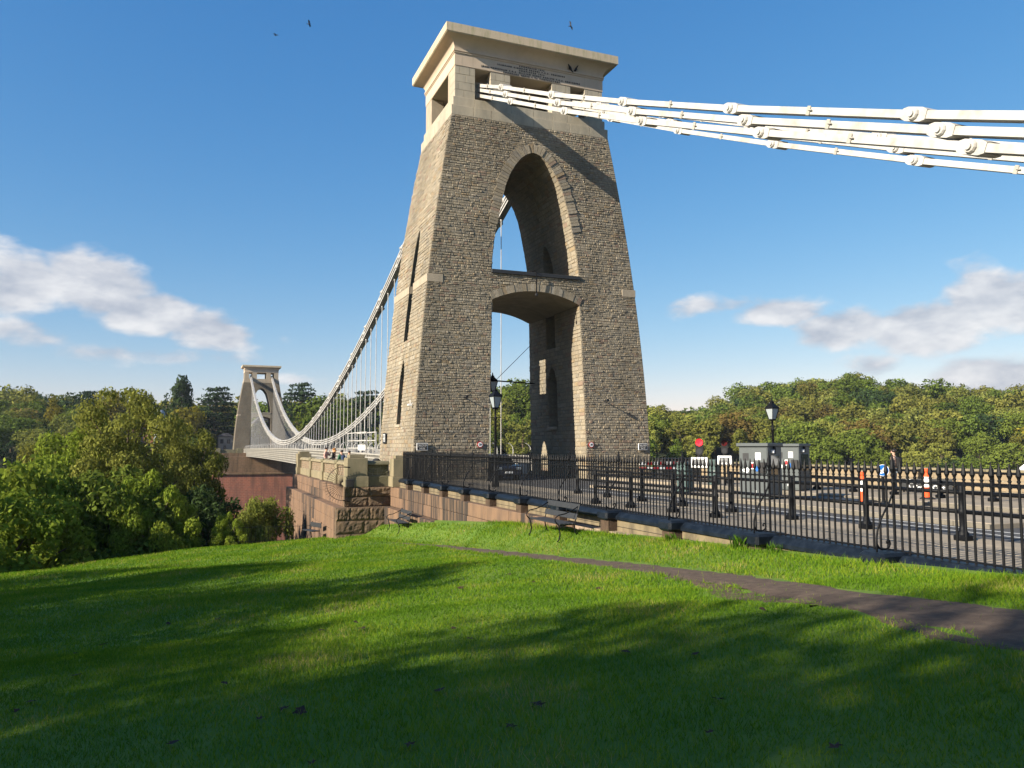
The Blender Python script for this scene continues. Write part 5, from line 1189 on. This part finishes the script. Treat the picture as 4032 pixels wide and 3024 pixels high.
for key, (x, y), ztop, col, wd in special:
    zb = zbig(x, y)-.5; far_trees.append(tree(key, (x, y, zb), ztop-zb, col, r.uniform(0, 6.28), wide=wd*(12/(max(12, ztop-zb))) if key[0] == 'tall' else wd))
# labels: every tree placed by its own neighbours in a row, counted from something one can find
bpy.context.view_layer.update()
CN = {'green': 'mid green', 'olive': 'olive green', 'rust': 'rust brown', 'pale': 'pale green', 'yellow': 'yellow', 'dark': 'dark green', 'cedar': 'blackish green'}
def ordn(i): return f'{i}{"th" if 10 <= i % 100 <= 20 else {1:"st",2:"nd",3:"rd"}.get(i % 10, "th")}'
rows = {}
for t in far_trees:
    x, y, z = t.location; side = 'left' if x < -10 else ('mid' if x < 75 else 'right'); tt = y - edge_far(x)
    band = 'foot' if tt < 8 else ('middle' if tt < 55 else 'crest'); rows.setdefault((side, band), []).append(t)
PL_ = {'left': 'left of far tower', 'mid': 'behind bridge hangers', 'right': 'on right-hand hill'}
for (side, band), ts in rows.items():
    ts.sort(key=lambda t: px(t.location)[0])
    for i, t in enumerate(ts):
        tag(t, f'{CN[t["_c"]]} tree, {ordn(i+1)} from left in {band} row of wood {PL_[side]}', 'tree', f'trees of the wood {PL_[side]}')
# near trees and shrubs on the slope below the lawn
near_spec = [(('nbush',0), (-27.6,-3.2), -.7, 'bright', .85, 'bright green leafy tree at the left edge beyond the lawn'), (('nbush',1), (-26.6,2.6), .65, 'bright', .72, 'sunlit lime green tree second from left edge beyond lawn'),
             (('nopen',1), (-25.9,16.5), 2.4, 'bright', .7, 'lime tinted tree just left of the tallest thicket tree'), (('nopen',0), (-23.4,14.2), 4.1, 'pale', .72, 'tallest open-branched yellowish tree in the near thicket'), (('nopen',1), (-19.2,26), 2.2, 'olive', .62, 'olive open-crowned tree behind the dark bush left of abutment'),
             (('nbush',2), (-18.3,8.2), -1.7, 'dark', .66, 'rounded dark bush close to the red abutment'), (('nbush',2), (-23.3,4.2), -.2, 'green', .78, 'dense green tree in the middle of near thicket'),
             (('nbush',0), (-20.9,1.8), -1.2, 'bright', .62, 'drooping bright leafy shrub at brow of the lawn'), (('nbush',1), (-15.2,4.7), -3.2, 'pale', .55, 'pale grey-green shrub growing below the terrace wall'),
             (('nbush',1), (-30.5,-8.5), -1.6, 'green', .8, 'green shrub cut by left frame edge at lawn brow'), (('nbush',0), (-16.9,1.2), -3.6, 'bright', .6, 'small low bright shrub at lawn brow left of terrace wall'),
             (('nopen',1), (-27.5,24), 1.6, 'olive', .8, 'brownish olive tree behind the lime green tree at left')]
for key, (x, y), ztop, col, wd, lb in near_spec:
    zb = gz(x, y) if y < 44 else -40; zb = max(zb, ztop-14); ztop += .7 if 'shrub growing' not in lb else 1.6; t = tree(key, (x, y, zb-.3), ztop-zb+.3, col, r.uniform(0, 6.28), 'tree' if 'shrub' not in lb and 'bush' not in lb else 'shrub', wd)
    tag(t, lb, 'tree' if t.name.startswith('tree') else 'shrub', 'near thicket')
# trees of the green that stand left of and behind the viewpoint and dapple the lawn
shade_spec = [(-48,-23,14), (-47,-30,15), (-48,-37,15), (-46,-44.5,14.2), (-46,-52,17.5), (-46,-59.5,19), (-39,-48.5,14), (-37,-36.5,11.5), (-38,-27.5,11), (-38,-57,13.5)]
for i, (x, y, H) in enumerate(shade_spec):
    t = tree(('shade', i % 2), (x, y, gz(x, y)-.3), H, 'green', i*1.3, 'tree', .84); tag(t, f'tall leafy tree of the green outside the left edge, {ordn(i+1)} from bridge', 'tree', 'trees shading the lawn')

# ------------------------------------------------------------------ grass
def grass(name, n, rmin, rmax, h, w, seed, ma, half=46):
    g = np.random.default_rng(seed); az0 = math.radians(21.8)
    rr = np.sqrt(g.uniform(rmin**2, rmax**2, n)) if rmax < 14 else rmin + (rmax-rmin)*g.random(n)
    a = az0 + g.uniform(math.radians(-half), math.radians(half), n); x = -19.07 + rr*np.sin(a); y = -47.6 + rr*np.cos(a)
    pa = np.interp(y, PY, [path_a(t) for t in PY]); pb = np.interp(y, PY, [path_b(t) for t in PY]); ed = np.interp(x, EDGE_X, EDGE_Y)
    wob = .12*np.sin(y*3.1) + .07*np.sin(y*7.7+x)
    onp = (x > pa+.03+wob*.6) & (x < pb-.03+wob*.4)
    keep = (x < -9.5) & ~(onp & (g.random(n) > .012)) & (y < ed+2.5) & ~((x > -9.98) & (y > -22)) & ~((x > -12.4) & (y > -6.9)); x, y, rr, pa = x[keep], y[keep], rr[keep], pa[keep]; n = len(x)
    bare = (pa-x < .28+.25*np.sin(y*1.9)+.2*np.sin(y*.8+1)) & (pa-x > -.1) & (y < -36.4) & (g.random(n) < .8); sc_b = np.where(bare, .35, 1.0)
    z = np.array([gz(a_, b_) for a_, b_ in zip(x, y)]) - .004
    pat = .5+.5*np.sin(x*.9+1.3*np.sin(y*.7))*np.sin(y*.8+1.1*np.sin(x*.6)); near_wall = np.exp(-np.maximum(0, -9.6-x)*2.2)
    hh = h*g.uniform(.55, 1.35, n)*(.75+.5*pat)*(1+.9*near_wall*g.random(n))*sc_b*(1+.02*rr); ww = w*g.uniform(.7, 1.3, n)*(.5+rr/rmax)
    th = g.uniform(0, 2*np.pi, n); ln = g.normal(size=(n, 2))*.45*hh[:, None]
    b = np.c_[np.cos(th), np.sin(th), np.zeros(n)]*ww[:, None]; p = np.c_[x, y, z]
    tip = p + np.c_[ln, hh]
    V = np.stack([p-b, p+b, tip], 1).reshape(-1, 3).astype(np.float32)
    me = bpy.data.meshes.new(name); me.vertices.add(3*n); me.vertices.foreach_set('co', V.ravel()); me.loops.add(3*n); me.loops.foreach_set('vertex_index', np.arange(3*n, dtype=np.int32))
    me.polygons.add(n); me.polygons.foreach_set('loop_start', np.arange(0, 3*n, 3, dtype=np.int32)); me.update(calc_edges=True)
    at = me.attributes.new('rnd', 'FLOAT', 'FACE'); at.data.foreach_set('value', np.clip(.30*pat + .22*np.sin(x*2.3+y)*np.sin(y*1.9-x*.7) + .75*g.random(n) - .04, 0, 1).astype(np.float32))
    return me.polygons and obj(name, me, ma, None, 'stuff')
M_GRASS = leaf_mat('grass_blade', ((.105,.205,.018), (.235,.29,.028)), .38, .30)
_t = M_GRASS.node_tree; n, m, L = NT(_t)                 # each blade its own tone, a few of them dry straw
_r = n('ShaderNodeValToRGB'); _e = _r.color_ramp.elements; _e[0].position = 0; _e[0].color = (.075,.155,.015,1); _e[1].position = .45; _e[1].color = (.125,.245,.017,1)
for _p, _c in ((.8, (.225,.305,.024)), (.95, (.275,.31,.035)), (.99, (.36,.31,.11))): _x = _e.new(_p); _x.color = (*_c, 1)
_a = n('ShaderNodeAttribute', attribute_name='rnd'); L(_a.outputs['Fac'], _r.inputs[0])
for _n in _t.nodes:
    if _n.bl_idname in ('ShaderNodeBsdfDiffuse', 'ShaderNodeBsdfTranslucent'): L(_r.outputs[0], _n.inputs[0])
for o in (grass('grass', 270000, 1.6, 12, .042, .0037, 1, M_GRASS, 60), grass('grass', 280000, 11.5, 26, .042, .0075, 2, M_GRASS, 49), grass('grass', 270000, 25, 52, .05, .012, 3, M_GRASS, 44)):
    o['label'] = 'short green mown grass of the lawn'; o['category'] = 'grass'
def tuft(x, y, n, h, seed):
    g = random.Random(seed); mb = MB()
    for _ in range(n):
        a = g.uniform(0, 6.28); q = g.uniform(0, .16); bx, by = q*math.cos(a), q*math.sin(a); l = g.uniform(.5, 1)*h; dx, dy = g.uniform(-.5,.5)*l, g.uniform(-.5,.5)*l
        mb.add([(bx-.007,by,0),(bx+.007,by,0),(bx+dx*.5+.005,by+dy*.5,l*.7),(bx+dx,by+dy,l)], [(0,1,2),(0,2,3)])
    o = mb.build('grass_tuft', M_GRASS, None, kind='stuff'); o.location = (x, y, gz(x, y)); return o
tuft(-9.6, -35.3, 70, .30, 1); tuft(-9.55, -36.2, 50, .22, 2); tuft(-9.6, -33, 60, .2, 3)
# fallen leaves
LV_ = [(-20.38,-39.0),(-20.45,-39.33),(-16.71,-42.2),(-18.37,-41.11),(-18.26,-41.3),(-18.56,-41.3),(-19.14,-41.49),(-17.09,-42.63),(-15.72,-44.05),(-16.12,-43.45),(-17.18,-41.32),(-20.16,-37.86),(-21.41,-24.0),(-16.13,-38.99),(-15.56,-42.76),(-20.17,-35.13)]
out_ = []
for k in range(5):
    a = -2.2+k*1.1+math.pi/2; s_ = (.07,.09,.1,.09,.07)[k]; out_ += [((s_)*math.cos(a+.0), s_*math.sin(a)), (.042*math.cos(a+.55), .042*math.sin(a+.55))]
lf_me = MB().add([(x, y, .012*math.sin(40*x)+.25*(x*x+y*y)) for x, y in out_] + [(0,0,.0)], [(i, (i+1) % len(out_), len(out_)) for i in range(len(out_))]).mesh('fallen_leaf'); lf_me.materials.append(M_LEAFB)
LV_ += [(-19.07+d_*math.sin(R(21.8+a_)), -47.6+d_*math.cos(R(21.8+a_))) for d_, a_ in [(rnd.uniform(4.5, 16), rnd.uniform(-31, 24)) for _ in range(22)]]
lv_sorted = sorted(LV_, key=lambda p: px((p[0], p[1], gz(*p)))[0])
for i, (x, y) in enumerate(lv_sorted):
    o = obj('fallen_leaf', lf_me, None); o.location = (x, y, gz(x, y)+.036); o.rotation_euler = (rnd.uniform(-.25,.25), rnd.uniform(-.25,.25), rnd.uniform(0, 6.28)); s_ = rnd.uniform(.4, .85); o.scale = (s_,)*3
    tag(o, f'dark brown fallen leaf on the shaded lawn, {ordn(i+1)} from left', 'leaf', 'fallen leaves')
# ------------------------------------------------------------------ birds
def crow(label, loc, rz, fly):
    t = thing('crow', label, 'bird', loc, rz, 'crows')
    MB().rings([[(q*math.cos(2*math.pi*j/8)*.9, yy, zz+q*math.sin(2*math.pi*j/8)) for j in range(8)] for yy, q, zz in ((-.24,.01,.06),(-.19,.035,.06),(-.13,.05,.06),(-.08,.05,.04),(0,.085,.02),(.1,.075,.0),(.18,.04,-.01),(.2,.02,-.01))]).build('body', M_FEATH, t, True)
    MB().prism([(-.03,.16),(.03,.16),(.06,.36),(-.06,.36)], 'z', -.02, 0).build('tail', M_FEATH, t)
    for s in (-1, 1):
        if fly: MB().add([(s*.05,-.06,.05),(s*.28,-.12,.16),(s*.55,-.02,.12),(s*.5,.08,.11),(s*.25,.12,.12),(s*.05,.1,.03)], [(0,1,2,3,4,5)]).build('wing', M_FEATH, t)
        else: MB().rings([[(s*.07,-.06,.06),(s*.09,-.02,.05),(s*.08,.0,-.03)], [(s*.04,.3,.0),(s*.055,.3,-.01),(s*.04,.3,-.02)]]).build('wing', M_FEATH, t); MB().tube([(s*.03,0,-.05), (s*.03,-.01,-.13)], .008, 4).build('leg', M_FEATH, t)
    return t
c1 = crow('crow flying above the right of the tower cornice', (7.3, 6, 33.7), .4, True); c1.rotation_euler = (.3, 1.1, .4)
c2 = crow('right-hand crow of the pair flying at upper left', (-10.7, 21.5, 38.1), 1.2, True); c2.rotation_euler = (.1, .5, 1.2)
c3 = crow('left-hand crow of the pair flying at upper left', (-13, 27.7, 39.7), .8, True); c3.rotation_euler = (.1, -.2, .8)
p1_ = crow('left one of two crows perched on cornice ledge', (2.6, -3.42, 25.12), R(-70), False); p2_ = crow('right one of two crows perched on cornice ledge', (3.08, -3.42, 25.12), R(30), False)
for p in (p1_, p2_): p.rotation_euler[0] = R(-38)
for c_ in (c1, c2, c3): c_.scale = (.65,)*3

# ------------------------------------------------------------------ air
hz = MB().box(-3300, 3400, -3300, 3400, -85, 52).build('haze', None, None, kind='stuff')
hm = bpy.data.materials.new('haze_air'); hm.use_nodes = True; hm.node_tree.nodes.clear(); n, m, L = NT(hm.node_tree)
ho = n('ShaderNodeOutputMaterial'); pv_ = n('ShaderNodeVolumePrincipled'); pv_.inputs['Color'].default_value = (.80,.88,1,1); pv_.inputs['Density'].default_value = .0001; pv_.inputs['Anisotropy'].default_value = .2
L(pv_.outputs[0], ho.inputs['Volume']); hz.data.materials.append(hm)
